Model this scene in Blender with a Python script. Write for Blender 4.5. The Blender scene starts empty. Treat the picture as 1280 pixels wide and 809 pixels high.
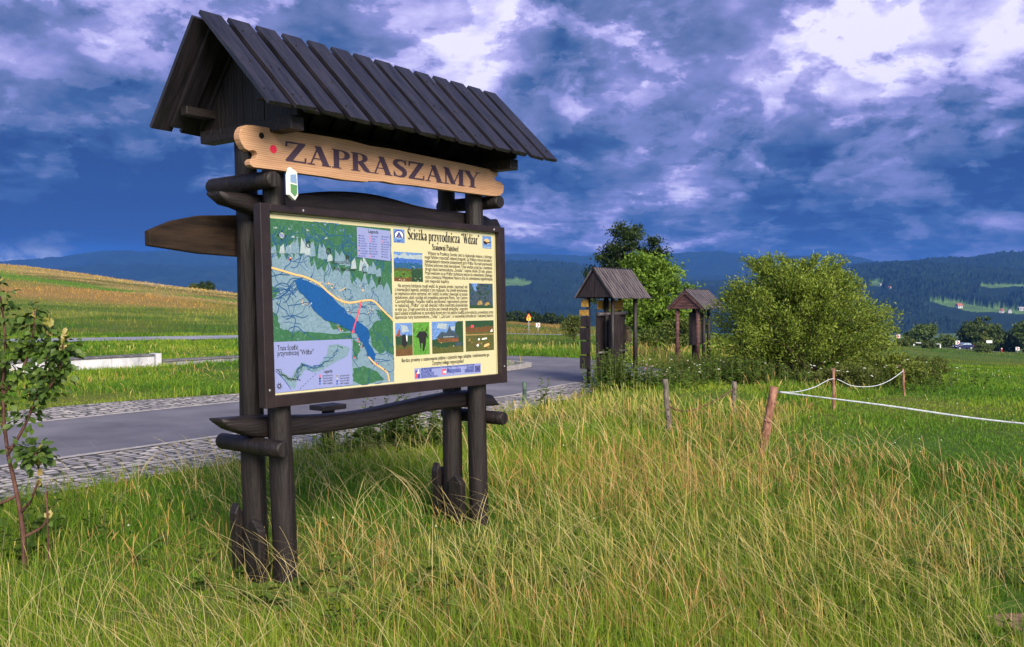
import bpy, bmesh, math, random
import numpy as np
from mathutils import Vector, Matrix
random.seed(7)
rng = np.random.default_rng(11)
R = math.radians
scene = bpy.context.scene
col = scene.collection

# ---------------------------------------------------------------- camera
cam_d = bpy.data.cameras.new("camera")
cam_d.sensor_width = 36.0
cam_d.lens = 33.05
cam_d.clip_start = 0.05
cam_d.clip_end = 40000
cam = bpy.data.objects.new("camera", cam_d)
col.objects.link(cam)
cam.location = (0, 0, 1.6)
cam.rotation_euler = (R(90 - 1.29), 0, 0)
scene.camera = cam

# ---------------------------------------------------------------- sky
SUN_EL, SUN_AZ = 29.0, 157.0          # azimuth clockwise from +Y (behind the camera, a little to the right)
world = bpy.data.worlds.new("World")
scene.world = world
world.use_nodes = True
nt = world.node_tree
nt.nodes.clear()


class NG:
    """small node-graph helper"""
    def __init__(self, tree):
        self.t = tree

    def n(self, typ, **kw):
        node = self.t.nodes.new(typ)
        for k, v in kw.items():
            if k.startswith('i_'):
                key = k[2:]
                key = int(key) if key.isdigit() else key
                self.set(node.inputs[key], v)
            else:
                setattr(node, k, v)
        return node

    def set(self, sock, v):
        if isinstance(v, bpy.types.NodeSocket):
            self.t.links.new(v, sock)
        else:
            sock.default_value = v

    def math(self, op, a, b=None, c=None, clamp=False):
        m = self.n('ShaderNodeMath', operation=op, use_clamp=clamp)
        for i, v in enumerate((a, b, c)):
            if v is not None:
                self.set(m.inputs[i], v)
        return m.outputs[0]

    def vmath(self, op, a, b=None, out=0):
        m = self.n('ShaderNodeVectorMath', operation=op)
        for i, v in enumerate((a, b)):
            if v is not None:
                if op == 'SCALE' and i == 1:
                    self.set(m.inputs['Scale'], v)
                else:
                    self.set(m.inputs[i], v)
        return m.outputs[out]

    def mix(self, fac, a, b, blend='MIX'):
        m = self.n('ShaderNodeMix', data_type='RGBA', blend_type=blend)
        self.set(m.inputs[0], fac)
        self.set(m.inputs[6], a)
        self.set(m.inputs[7], b)
        return m.outputs[2]

    def ramp(self, fac, stops, interp='LINEAR'):
        r = self.n('ShaderNodeValToRGB')
        self.set(r.inputs[0], fac)
        el = r.color_ramp.elements
        r.color_ramp.interpolation = interp
        while len(el) < len(stops):
            el.new(0.5)
        for e, (p, c) in zip(el, stops):
            e.position = p
            e.color = c if len(c) == 4 else (*c, 1)
        return r.outputs[0]

    def noise(self, vec, scale, detail=6, rough=0.55, dist=0.0, lac=2.0, dim='3D'):
        m = self.n('ShaderNodeTexNoise', noise_dimensions=dim)
        m.inputs['Scale'].default_value = scale
        m.inputs['Detail'].default_value = detail
        m.inputs['Roughness'].default_value = rough
        m.inputs['Distortion'].default_value = dist
        m.inputs['Lacunarity'].default_value = lac
        if vec is not None:
            self.t.links.new(vec, m.inputs['Vector'])
        return m.outputs[0]

    def maprange(self, v, a, b, c=0.0, d=1.0, smooth=True):
        m = self.n('ShaderNodeMapRange', interpolation_type='SMOOTHSTEP' if smooth else 'LINEAR')
        self.set(m.inputs[0], v)
        for i, x in enumerate((a, b, c, d)):
            m.inputs[i + 1].default_value = x
        return m.outputs[0]


g = NG(nt)
tc = g.n('ShaderNodeTexCoord')
D = tc.outputs['Generated']
sep = g.n('ShaderNodeSeparateXYZ')
nt.links.new(D, sep.inputs[0])
Dx, Dy, Dz = sep.outputs
zc = g.math('MAXIMUM', Dz, 0.0)
# cloud decks: a flat layer seen in perspective
hden = g.math('ADD', zc, 0.34)
cx = g.math('DIVIDE', Dx, hden)
cy = g.math('DIVIDE', Dy, hden)
comb = g.n('ShaderNodeCombineXYZ')
nt.links.new(cx, comb.inputs[0]); nt.links.new(cy, comb.inputs[1])
P = comb.outputs[0]


def px_dir(px, py):
    x, z = (px - 640) / 1175, (404.5 - py) / 1175
    p = R(-1.29)
    v = Vector((x, math.cos(p) - z * math.sin(p), math.sin(p) + z * math.cos(p)))
    return v.normalized()


def blob(px, py, r, k=1.0, stretch=1.0):
    """soft spot of the sky round a direction; r in degrees, stretch widens it sideways"""
    d = px_dir(px, py)
    q = g.vmath('SUBTRACT', D, tuple(d))
    if stretch != 1.0:
        q = g.vmath('MULTIPLY', q, (1 / stretch, 1 / stretch, 1.0))
    l = g.vmath('LENGTH', q, out=1)
    f = g.maprange(l, 0.0, R(r), 1.0, 0.0)
    return g.math('MULTIPLY', f, k)


warp = g.n('ShaderNodeTexNoise'); warp.inputs['Scale'].default_value = 1.7; warp.inputs['Detail'].default_value = 4
nt.links.new(P, warp.inputs['Vector'])
Pw = g.vmath('ADD', P, g.vmath('SCALE', g.vmath('SUBTRACT', warp.outputs['Color'], (0.5, 0.5, 0.5)), 0.22))
LIT = (-0.04, 0.10, 0.05)               # towards the bright part of the sky: gives the billows a lit and a dark flank
n_big = g.noise(Pw, 2.1, 12, 0.60)
n_off = g.noise(g.vmath('ADD', Pw, LIT), 2.1, 12, 0.60)
n_mid = g.noise(g.vmath('MULTIPLY', Pw, (1.0, 1.0, 1.0)), 4.6, 10, 0.60)
n_mof = g.noise(g.vmath('ADD', Pw, (-0.02, 0.055, 0.02)), 4.6, 10, 0.60)
n_fine = g.noise(g.vmath('MULTIPLY', D, (9.0, 9.0, 12.5)), 1.5, 10, 0.60, 0.35)
# brightness field
base = g.math('MULTIPLY_ADD', n_big, 1.05, -0.13)
base = g.math('ADD', base, g.math('MULTIPLY_ADD', n_mid, 0.40, -0.20))
base = g.math('ADD', base, g.math('MULTIPLY_ADD', n_fine, 0.40, -0.20))
rid = g.n('ShaderNodeTexNoise', noise_type='RIDGED_MULTIFRACTAL', normalize=True)
nt.links.new(g.vmath('MULTIPLY', D, (9.0, 9.0, 13.0)), rid.inputs['Vector'])
for k_, v_ in (('Scale', 0.8), ('Detail', 7), ('Roughness', 0.5), ('Lacunarity', 2.1), ('Distortion', 0.2), ('Offset', 1.0), ('Gain', 1.6)):
    rid.inputs[k_].default_value = v_
base = g.math('SUBTRACT', base, g.math('MULTIPLY_ADD', rid.outputs[0], 0.34, -0.17))
relief = g.math('ADD', g.math('MULTIPLY', g.math('SUBTRACT', n_big, n_off), 0.8), g.math('MULTIPLY', g.math('SUBTRACT', n_mid, n_mof), 0.6))
base = g.math('ADD', base, relief)
low = g.maprange(Dz, 0.03, 0.20, 1.0, 0.0)
n_str = g.noise(g.vmath('MULTIPLY', D, (7.0, 7.0, 46.0)), 0.9, 9, 0.58, 0.6)
strat = g.math('MULTIPLY', low, g.math('ADD', g.math('MULTIPLY_ADD', n_str, 1.15, -0.55), g.maprange(n_str, 0.50, 0.57, -0.09, 0.09)))
base = g.math('ADD', base, strat)
puff = g.n('ShaderNodeTexNoise', noise_type='RIDGED_MULTIFRACTAL', normalize=True)
nt.links.new(g.vmath('MULTIPLY', Pw, (1.0, 1.0, 1.0)), puff.inputs['Vector'])
for k_, v_ in (('Scale', 7.0), ('Detail', 8), ('Roughness', 0.55), ('Lacunarity', 2.1), ('Distortion', 0.3), ('Offset', 1.0), ('Gain', 1.6)):
    puff.inputs[k_].default_value = v_
base = g.math('SUBTRACT', base, g.math('MULTIPLY', g.maprange(puff.outputs[0], 0.30, 0.75, -0.11, 0.11), g.maprange(Dz, 0.02, 0.12)))
edge1 = g.maprange(g.math('ADD', n_big, g.math('MULTIPLY_ADD', n_fine, 0.40, -0.20)), 0.485, 0.535, -0.11, 0.11)
edge2 = g.maprange(g.math('ADD', n_mid, g.math('MULTIPLY_ADD', n_fine, 0.50, -0.25)), 0.51, 0.55, -0.07, 0.07)
edge3 = g.maprange(g.math('ADD', rid.outputs[0], g.math('MULTIPLY_ADD', n_mid, 0.4, -0.20)), 0.44, 0.58, 0.06, -0.06)
base = g.math('ADD', base, g.math('ADD', edge1, g.math('ADD', edge2, edge3)))
SPOTS = [
    (585, 60, 5, 0.22, 1.6), (960, 70, 9, 0.12, 2.2), (1100, 60, 6, 0.10, 2.0),
    (300, 40, 16, 0.10, 2.0), (1000, 60, 18, 0.13, 2.0),  # (px, py, radius deg, amount, sideways stretch)
    (540, 75, 10, 0.245, 1.5), (590, 70, 4, 0.144, 1.2), (980, 50, 13, 0.245, 1.8), (1180, 90, 9, 0.173, 1.8), (1050, 130, 6, 0.086, 2.0),
    (330, 0, 8, 0.144, 1.8), (60, 10, 9, 0.072, 1.8), (150, 60, 8, 0.072, 1.5), (800, 238, 4.2, 0.230, 1.8), (740, 255, 3, 0.101, 2.0), (760, 300, 2.5, 0.101, 2.6), (860, 110, 4, 0.101, 1.4),
    (60, 215, 11, -0.312, 1.5), (200, 270, 8, -0.360, 1.6), (250, 170, 6, -0.120, 1.6), (60, 300, 4, -0.216, 4.0), (120, 110, 5, -0.072, 1.5),
    (1130, 220, 8, -0.312, 2.2), (1250, 170, 7, -0.192, 2.0), (960, 250, 5, -0.168, 2.4), (690, 130, 5, -0.432, 1.0), (720, 40, 5, -0.360, 0.9), (670, 190, 5, -0.264, 1.3), (850, 190, 4, -0.120, 1.5),
    (900, 315, 3.5, -0.240, 4.0), (1250, 250, 2.2, 0.173, 2.2), (1000, 292, 1.6, 0.144, 5.0), (880, 300, 1.3, 0.130, 4.0), (1130, 180, 3, 0.072, 2.5), (1180, 285, 1.5, 0.115, 4.0),
]
for s in SPOTS:
    base = g.math('ADD', base, blob(*s))
base = g.maprange(g.math('ADD', base, 0.225), -0.26, 1.06, 0.0, 1.0, smooth=False)
cloud = g.ramp(base, [
    (0.00, (0.016, 0.042, 0.145)), (0.20, (0.036, 0.080, 0.205)), (0.42, (0.105, 0.138, 0.295)),
    (0.58, (0.165, 0.185, 0.410)), (0.74, (0.310, 0.295, 0.570)), (0.87, (0.46, 0.435, 0.69)), (1.0, (0.64, 0.61, 0.75))])
# blue gap below the cloud base on the far left, with one bright rim
gap = g.maprange(g.math('ADD', Dz, g.math('MULTIPLY_ADD', n_mid, 0.03, -0.015)), 0.045, 0.062, 1.0, 0.0)
gap = g.math('MULTIPLY', gap, g.maprange(Dx, -0.22, -0.02, 1.0, 0.0))
cloud = g.mix(gap, cloud, (0.012, 0.075, 0.300, 1))
rim = g.math('MULTIPLY', blob(20, 326, 1.2, 1.0, 4.5), g.maprange(n_fine, 0.42, 0.6))
cloud = g.mix(rim, cloud, (0.60, 0.62, 0.75, 1))
sky = g.n('ShaderNodeTexSky', sky_type='NISHITA')
sky.sun_disc = False
sky.sun_elevation = R(SUN_EL)
sky.sun_rotation = R(SUN_AZ)
sky.altitude = 650
bg_sky = g.n('ShaderNodeBackground', i_0=sky.outputs[0], i_1=0.14)
# unseen clouds behind the camera, brightened and paled to add fill light
rear_fill = g.maprange(Dy, -0.75, 0.10, 1.0, 0.0)
cloud = g.mix(rear_fill, cloud, g.vmath('ADD', g.vmath('SCALE', cloud, 1.5), (0.46, 0.42, 0.34)))
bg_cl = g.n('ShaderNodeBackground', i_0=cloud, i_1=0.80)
# the storm stands ahead; behind the viewer the sky opens
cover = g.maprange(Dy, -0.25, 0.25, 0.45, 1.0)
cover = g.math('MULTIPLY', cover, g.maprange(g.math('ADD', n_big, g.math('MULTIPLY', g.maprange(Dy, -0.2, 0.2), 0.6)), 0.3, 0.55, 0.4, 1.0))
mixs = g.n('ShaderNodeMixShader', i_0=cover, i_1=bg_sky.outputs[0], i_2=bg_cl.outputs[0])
out = g.n('ShaderNodeOutputWorld')
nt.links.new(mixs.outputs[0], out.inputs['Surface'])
world.cycles.sampling_method = 'MANUAL'
world.cycles.sample_map_resolution = 512

# ---------------------------------------------------------------- sun
sun_d = bpy.data.lights.new("sun", 'SUN')
sun_d.energy = 3.8
sun_d.color = (1.0, 0.90, 0.70)
sun_d.angle = R(26)
sun = bpy.data.objects.new("sun", sun_d)
col.objects.link(sun)
_az, _el = R(SUN_AZ), R(SUN_EL)
to_sun = Vector((math.sin(_az) * math.cos(_el), math.cos(_az) * math.cos(_el), math.sin(_el)))
sun.rotation_euler = (-to_sun).to_track_quat('-Z', 'Y').to_euler()

vs = scene.view_settings
vs.view_transform = 'Standard'
vs.look = 'None'
vs.exposure = 0.98
vs.gamma = 1.0
vs.use_curve_mapping = False
cy_ = scene.cycles
cy_.max_bounces = 6
cy_.diffuse_bounces = 3
cy_.glossy_bounces = 2
cy_.transmission_bounces = 4
cy_.transparent_max_bounces = 8
cy_.volume_bounces = 0
cy_.use_denoising = True
cy_.use_adaptive_sampling = True
cy_.adaptive_threshold = 0.02


# ---------------------------------------------------------------- object helpers
def tag(o, label=None, cat=None, group=None, kind=None):
    if label: o['label'] = label
    if cat: o['category'] = cat
    if group: o['group'] = group
    if kind: o['kind'] = kind
    return o


def empty(name, loc=(0, 0, 0), rz=0.0):
    o = bpy.data.objects.new(name, None)
    o.empty_display_size = 0.2
    o.location = loc
    o.rotation_euler = (0, 0, rz)
    col.objects.link(o)
    return o


def link(name, me, mats, parent=None, smooth=False, bevel=0.0, segs=2):
    o = bpy.data.objects.new(name, me)
    if not isinstance(mats, (list, tuple)):
        mats = [mats]
    for m in mats:
        me.materials.append(m)
    col.objects.link(o)
    if parent is not None:
        o.parent = parent
    if smooth:
        me.polygons.foreach_set('use_smooth', [True] * len(me.polygons))
    if bevel:
        b = o.modifiers.new('bevel', 'BEVEL')
        b.width = bevel; b.segments = segs; b.limit_method = 'ANGLE'; b.angle_limit = R(40)
        b.harden_normals = False
    return o


class MB:
    """collects simple solids into one mesh"""
    def __init__(self):
        self.v, self.f, self.mi, self.sm = [], [], [], []
        self.cur = 0

    def face(self, idx, smooth=False):
        self.f.append(tuple(idx)); self.mi.append(self.cur); self.sm.append(smooth)

    def add(self, vs, fs, smooth=False):
        b = len(self.v)
        self.v += [tuple(p) for p in vs]
        for f in fs:
            self.face([b + i for i in f], smooth)

    def box(self, c, ax, half):
        """c centre, ax three unit vectors, half three half sizes"""
        c = Vector(c); a = [Vector(x) * h for x, h in zip(ax, half)]
        vs = [c + a[0] * i + a[1] * j + a[2] * k for k in (-1, 1) for j in (-1, 1) for i in (-1, 1)]
        self.add(vs, [(0, 2, 3, 1), (4, 5, 7, 6), (0, 1, 5, 4), (2, 6, 7, 3), (0, 4, 6, 2), (1, 3, 7, 5)])

    def abox(self, lo, hi):
        c = [(a + b) / 2 for a, b in zip(lo, hi)]
        h = [(b - a) / 2 for a, b in zip(lo, hi)]
        self.box(c, ((1, 0, 0), (0, 1, 0), (0, 0, 1)), h)

    def tube(self, pts, rad, n=12, jit=0.0, caps=True, smooth=True, rnd=random):
        pts = [Vector(p) for p in pts]
        if not isinstance(rad, (list, tuple)):
            rad = [rad] * len(pts)
        b = len(self.v)
        up = None
        for i, p in enumerate(pts):
            t = (pts[min(i + 1, len(pts) - 1)] - pts[max(i - 1, 0)])
            t = t.normalized() if t.length > 1e-9 else Vector((0, 0, 1))
            if up is None:
                up = Vector((0, 0, 1)) if abs(t.z) < 0.9 else Vector((0, 1, 0))
            s = t.cross(up)
            s = s.normalized() if s.length > 1e-6 else t.orthogonal().normalized()
            u = s.cross(t).normalized()
            up = u
            for k in range(n):
                a = 2 * math.pi * k / n
                r = rad[i] * (1 + (rnd.uniform(-jit, jit) if jit else 0))
                self.v.append(tuple(p + s * math.cos(a) * r + u * math.sin(a) * r))
        for i in range(len(pts) - 1):
            for k in range(n):
                k2 = (k + 1) % n
                self.face((b + i * n + k, b + i * n + k2, b + (i + 1) * n + k2, b + (i + 1) * n + k), smooth)
        if caps:
            self.face([b + k for k in range(n)][::-1])
            self.face([b + (len(pts) - 1) * n + k for k in range(n)])

    def prism(self, poly, fn, d0, d1):
        """extrude a 2-D outline; fn(x, y, d) gives the 3-D point"""
        n = len(poly)
        vs = [fn(x, y, d0) for x, y in poly] + [fn(x, y, d1) for x, y in poly]
        fs = [tuple(range(n)), tuple(range(2 * n - 1, n - 1, -1))]
        fs += [(i, n + i, n + (i + 1) % n, (i + 1) % n) for i in range(n)]
        self.add(vs, fs)

    def mesh(self, name):
        me = bpy.data.meshes.new(name)
        me.from_pydata(self.v, [], self.f)
        me.polygons.foreach_set('material_index', self.mi)
        me.polygons.foreach_set('use_smooth', self.sm)
        bm = bmesh.new(); bm.from_mesh(me)
        bmesh.ops.recalc_face_normals(bm, faces=bm.faces)
        bm.to_mesh(me); bm.free()
        return me

    def build(self, name, mats, parent=None, bevel=0.0, segs=2):
        return link(name, self.mesh(name), mats, parent, False, bevel, segs)


def np_mesh(name, verts, quads=None, tris=None, colors=None, smooth=False, uv=None):
    """fast mesh from numpy arrays (quads Nx4 or tris Nx3)"""
    f = quads if quads is not None else tris
    k = f.shape[1]
    me = bpy.data.meshes.new(name)
    me.vertices.add(len(verts))
    me.vertices.foreach_set('co', np.ascontiguousarray(verts, dtype=np.float32).ravel())
    me.loops.add(f.size)
    me.loops.foreach_set('vertex_index', np.ascontiguousarray(f, dtype=np.int32).ravel())
    me.polygons.add(len(f))
    me.polygons.foreach_set('loop_start', np.arange(0, f.size, k, dtype=np.int32))
    if smooth:
        me.polygons.foreach_set('use_smooth', np.ones(len(f), dtype=bool))
    me.update(calc_edges=True)
    if colors is not None:
        a = me.color_attributes.new('col', 'FLOAT_COLOR', 'POINT')
        c = np.ones((len(verts), 4), dtype=np.float32)
        c[:, :3] = colors
        a.data.foreach_set('color', c.ravel())
    return me


# ---------------------------------------------------------------- material helpers
def mat(name, color, rough=0.7, spec=0.3, metallic=0.0):
    m = bpy.data.materials.new(name)
    m.use_nodes = True
    b = m.node_tree.nodes['Principled BSDF']
    b.inputs['Base Color'].default_value = (*color[:3], 1)
    b.inputs['Roughness'].default_value = rough
    b.inputs['Specular IOR Level'].default_value = spec
    b.inputs['Metallic'].default_value = metallic
    return m


def bsdf(m):
    return m.node_tree.nodes['Principled BSDF']


def noisy(name, c1, c2, scale=8.0, rough=0.7, spec=0.3, stretch=(1, 1, 1), bump=0.0, bscale=None, c3=None, detail=6, lo=0.35, hi=0.65):
    m = mat(name, c1, rough, spec)
    g = NG(m.node_tree)
    tc = g.n('ShaderNodeTexCoord')
    mp = g.n('ShaderNodeMapping')
    mp.inputs['Scale'].default_value = stretch
    m.node_tree.links.new(tc.outputs['Object'], mp.inputs[0])
    f = g.noise(mp.outputs[0], scale, detail, 0.6)
    stops = [(lo, c1), (hi, c2)] if c3 is None else [(lo, c1), (0.5, c2), (hi, c3)]
    c = g.ramp(f, stops)
    m.node_tree.links.new(c, bsdf(m).inputs['Base Color'])
    if bump:
        f2 = g.noise(mp.outputs[0], bscale or scale * 2.5, 5, 0.6)
        bp = g.n('ShaderNodeBump')
        bp.inputs['Strength'].default_value = bump
        bp.inputs['Distance'].default_value = 0.01
        m.node_tree.links.new(f2, bp.inputs['Height'])
        m.node_tree.links.new(bp.outputs[0], bsdf(m).inputs['Normal'])
    return m


def leafmat(name, transl=0.35, rough=0.55, spec=0.25, mult=1.0):
    """foliage that takes each leaf's own colour from the mesh and lets some light through"""
    m = mat(name, (0.1, 0.15, 0.03), rough, spec)
    t = m.node_tree
    g = NG(t)
    a = g.n('ShaderNodeAttribute', attribute_name='col')
    b = bsdf(m)
    t.links.new(a.outputs['Color'], b.inputs['Base Color'])
    tr = g.n('ShaderNodeBsdfTranslucent')
    cc = g.mix(1.0, a.outputs['Color'], (1.15, 1.1, 0.7, 1), 'MULTIPLY')
    t.links.new(cc, tr.inputs[0])
    mx = g.n('ShaderNodeMixShader', i_0=transl, i_1=b.outputs[0], i_2=tr.outputs[0])
    t.links.new(mx.outputs[0], t.nodes['Material Output'].inputs[0])
    return m


def vnoise(x, y, scale, seed=0):
    """smooth 2-D value noise in 0..1 for numpy arrays"""
    x = np.asarray(x, float) / scale + 1000.3 * (seed + 1); y = np.asarray(y, float) / scale + 517.7 * (seed + 1)
    xi, yi = np.floor(x).astype(np.int64), np.floor(y).astype(np.int64)
    fx, fy = x - xi, y - yi
    fx, fy = fx * fx * (3 - 2 * fx), fy * fy * (3 - 2 * fy)

    def h(i, j):
        n = (i * 374761393 + j * 668265263 + seed * 1442695041) & 0xffffffff
        n = ((n ^ (n >> 13)) * 1274126177) & 0xffffffff
        return ((n ^ (n >> 16)) & 0xffff) / 65535.0
    return (h(xi, yi) * (1 - fx) + h(xi + 1, yi) * fx) * (1 - fy) + (h(xi, yi + 1) * (1 - fx) + h(xi + 1, yi + 1) * fx) * fy


def fbm(x, y, scale, oct=4, seed=0):
    s, a, tot = 0, 1.0, 0
    for k in range(oct):
        s = s + a * vnoise(x, y, scale / 2 ** k, seed + k); tot += a; a *= 0.5
    return s / tot


# ---------------------------------------------------------------- terrain
KA = np.array([-1.6, -0.9, -0.545, -0.41, -0.286, -0.05, 0.23, 0.40, 0.48, 0.545, 0.9, 1.6])
KY = np.array([-60, 0, 12, 26, 45, 80, 130, 200, 320, 600, 1200, 2500, 20000.])
KZ = np.array([
    [0, 0, 0, 0, .3, 3.0, 7.5, 13, 13, 0, -40, -60, -60],
    [0, 0, 0, 0, .3, 2.5, 6.5, 11.5, 11, 0, -40, -60, -60],
    [0, 0, 0, 0, .05, 1.6, 5.0, 9.6, 8.0, 0, -40, -60, -60],
    [0, 0, 0, 0, .05, 1.1, 3.3, 6.3, 4.5, -4, -42, -60, -60],
    [0, 0, 0, 0, 0, .45, 1.6, 3.3, 1.0, -10, -45, -60, -60],
    [0, 0, 0, 0, -.5, -1.25, -1.95, -1.8, -8, -20, -48, -60, -60],
    [0, 0, 0, 0, -.5, -1.6, -3.2, -5.5, -12, -25, -50, -60, -60],
    [0, 0, 0, -.25, -1.15, -2.95, -5.4, -7.45, -16, -28, -50, -60, -60],
    [0, 0, 0, -.36, -1.4, -3.4, -6.15, -8.5, -17, -28, -50, -60, -60],
    [0, 0, 0, -.42, -1.5, -3.75, -6.75, -9.3, -18, -28, -50, -60, -60],
    [0, 0, 0, -.42, -1.5, -3.75, -6.75, -11, -20, -30, -50, -60, -60],
    [0, 0, 0, -.42, -1.5, -3.75, -6.75, -11, -20, -30, -50, -60, -60]], float)


def _hermite(xk, yk, x):
    """monotone-ish cubic through knots, yk shaped (..., nk) per sample"""
    i = np.clip(np.searchsorted(xk, x, side='right') - 1, 0, len(xk) - 2)
    ar = np.arange(len(x))
    d = np.diff(yk, axis=1) / np.diff(xk)
    m = np.zeros_like(yk)
    m[:, 1:-1] = np.where(d[:, :-1] * d[:, 1:] > 0, 2 * d[:, :-1] * d[:, 1:] / (d[:, :-1] + d[:, 1:] + 1e-12), 0)
    h = xk[i + 1] - xk[i]
    t = np.clip((x - xk[i]) / h, 0, 1)
    y0, y1, m0, m1 = yk[ar, i], yk[ar, i + 1], m[ar, i] * h, m[ar, i + 1] * h
    return (2 * t**3 - 3 * t**2 + 1) * y0 + (t**3 - 2 * t**2 + t) * m0 + (-2 * t**3 + 3 * t**2) * y1 + (t**3 - t**2) * m1


def ground_raw(x, y):
    x = np.asarray(x, float).ravel(); y = np.asarray(y, float).ravel()
    a = np.clip(x / np.maximum(y, 8.0), -1.6, 1.6)
    cols = np.stack([_hermite(KY, np.repeat(KZ[k][None], len(y), 0), np.clip(y, -60, 19999)) for k in range(len(KA))], 1)
    z = _hermite(KA, cols, a)
    amp = np.clip((y - 45) / 100, 0, 1) * np.clip(1 - (a - .05) / .2, .15, 1)
    z = z + (fbm(x, y, 30, 4, 3) - 0.5) * 1.2 * amp
    return z


def axis_vals(lim, n, s0):
    """spacing s0 near 0 growing outwards"""
    k = math.asinh(lim / s0 / 30) / n
    i = np.arange(0, n + 1)
    return s0 * 30 * np.sinh(k * i)


ax_p = axis_vals(13000, 170, 0.9)
GX = np.concatenate([-ax_p[:0:-1], ax_p])
ayn = axis_vals(1500, 40, 0.9)
ayp = axis_vals(13000, 210, 0.7)
GY = np.concatenate([-ayn[:0:-1], ayp])
gx, gy = np.meshgrid(GX, GY, indexing='ij')
GZ = ground_raw(gx, gy).reshape(gx.shape)


def gz(x, y):
    """height of the ground sheet (bilinear on its own grid)"""
    x = np.asarray(x, float); y = np.asarray(y, float)
    i = np.clip(np.searchsorted(GX, x) - 1, 0, len(GX) - 2)
    j = np.clip(np.searchsorted(GY, y) - 1, 0, len(GY) - 2)
    u = (x - GX[i]) / (GX[i + 1] - GX[i]); v = (y - GY[j]) / (GY[j + 1] - GY[j])
    return (GZ[i, j] * (1 - u) + GZ[i + 1, j] * u) * (1 - v) + (GZ[i, j + 1] * (1 - u) + GZ[i + 1, j + 1] * u) * v


def G(x, y):
    return float(gz(x, y))


def ang_field(x, y):
    return x / np.maximum(y, 3.0)


# ground colours: natural cover of the land (mown pasture, dry hay meadow, soil)
def ground_color(x, y):
    x = np.asarray(x, float); y = np.asarray(y, float)
    n1 = fbm(x, y, 9, 4, 5); n2 = fbm(x, y, 2.2, 3, 9); n3 = fbm(x, y, 45, 3, 21)
    green = np.array([0.085, 0.125, 0.018]); lush = np.array([0.05, 0.105, 0.014]); straw = np.array([0.25, 0.17, 0.05]); rust = np.array([0.27, 0.135, 0.055])
    t = np.clip((n1 - 0.38) / 0.3, 0, 1)[:, None]
    c = lush * (1 - t) + green * t
    t = np.clip((n2 - 0.5) / 0.25, 0, 1)[:, None] * 0.35
    c = c * (1 - t) + straw * t
    a = ang_field(x, y)
    # hay meadow on the left hillside: rusty flowering grass in the upper half, one mown green strip, bands along the slope
    hill = np.clip((-a - 0.0) / 0.15, 0, 1) * np.clip((y - 70) / 40, 0, 1)
    px = 640 + 1175 * a
    z = ground_raw(x, y); py = 378 - 1175 * (z - 1.6) / np.maximum(y, 5)
    yc = np.interp(px, [-200, 0, 160, 304, 640], [325, 334, 352, 368, 398])
    d = py - yc + (n1 - .5) * 1.6
    on = ((px < 420) & (y > 60)).astype(float)
    gold = np.array([.36, .26, .10]); darkg = np.array([.07, .085, .02]); lime = np.array([.085, .175, .018]); yel = np.array([.17, .19, .035])

    def put(c, m, cc):
        m = (np.clip(m, 0, 1) * on)[:, None]
        return c * (1 - m) + np.asarray(cc) * m
    c = put(c, np.clip((n2 - .35) / .2, 0, 1) * .75, yel)
    low = np.interp(px, [-200, 0, 160, 304, 420], [360, 376, 384, 392, 398])
    c = put(c, np.clip((low - py + (n1 - .5) * 22) / 8, 0, 1) * np.clip((fbm(x, y, 14, 4, 33) - .25) / .2, .25, 1), np.array([.26, .165, .055]))
    cen = np.interp(px, [-200, 0, 160, 170], [5, 9.3, 12.6, 12.6]); hw = np.interp(px, [-200, 0, 160, 170], [5, 3.9, 1.5, 0.01])
    c = put(c, np.clip((d < 14).astype(float), 0, 1) * .8, gold * .8)
    c = put(c, np.clip((hw - np.abs(d - cen)) / .6 + .3, 0, 1) * (px < 168), lime)
    c = put(c, ((np.abs(d - 3.4) < .8) | (np.abs(d - 7.0) < 1.0)) * np.where(px > 60, .85, .5) * (np.abs(d - cen) > hw), darkg)
    c = put(c, ((np.abs(d - 9.5) < 1.2) & (px > 172)) * .8, lime * .9)
    c = put(c, (np.abs(d - 1.0) < 1.2) * .8, gold)
    # distant rusty edge of the field ahead
    far = np.clip((y - 95) / 20, 0, 1) * np.clip(1 - np.abs(a - 0.02) / 0.12, 0, 1)
    far = (far * np.clip((n1 - 0.3) / 0.3, 0, 1))[:, None] * 0.7
    c = c * (1 - far) + rust * far
    # land below in the valley
    val = np.clip((y - 300) / 300, 0, 1)[:, None]
    t = np.clip((fbm(x, y, 160, 4, 41) - 0.45) / 0.1, 0, 1)[:, None]
    vc = np.array([0.035, 0.06, 0.02]) * (1 - t) + np.array([0.10, 0.15, 0.04]) * t
    return c * (1 - val) + vc * val


def attr_mat(name, rough=0.9, spec=0.1, nscale=30.0, amt=0.35, bump=0.4, bscale=14.0):
    m = mat(name, (0.1, 0.1, 0.03), rough, spec)
    t = m.node_tree; g = NG(t)
    a = g.n('ShaderNodeAttribute', attribute_name='col')
    tc = g.n('ShaderNodeTexCoord')
    f = g.noise(tc.outputs['Object'], nscale, 5, 0.65)
    k = g.ramp(f, [(0.3, (1 - amt, 1 - amt, 1 - amt)), (0.7, (1 + amt * 0.8, 1 + amt * 0.8, 1 + amt * 0.7))])
    c = g.mix(1.0, a.outputs['Color'], k, 'MULTIPLY')
    t.links.new(c, bsdf(m).inputs['Base Color'])
    f2 = g.noise(tc.outputs['Object'], bscale, 6, 0.7)
    bp = g.n('ShaderNodeBump'); bp.inputs['Strength'].default_value = bump; bp.inputs['Distance'].default_value = 0.08
    t.links.new(f2, bp.inputs['Height']); t.links.new(bp.outputs[0], bsdf(m).inputs['Normal'])
    return m


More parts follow.
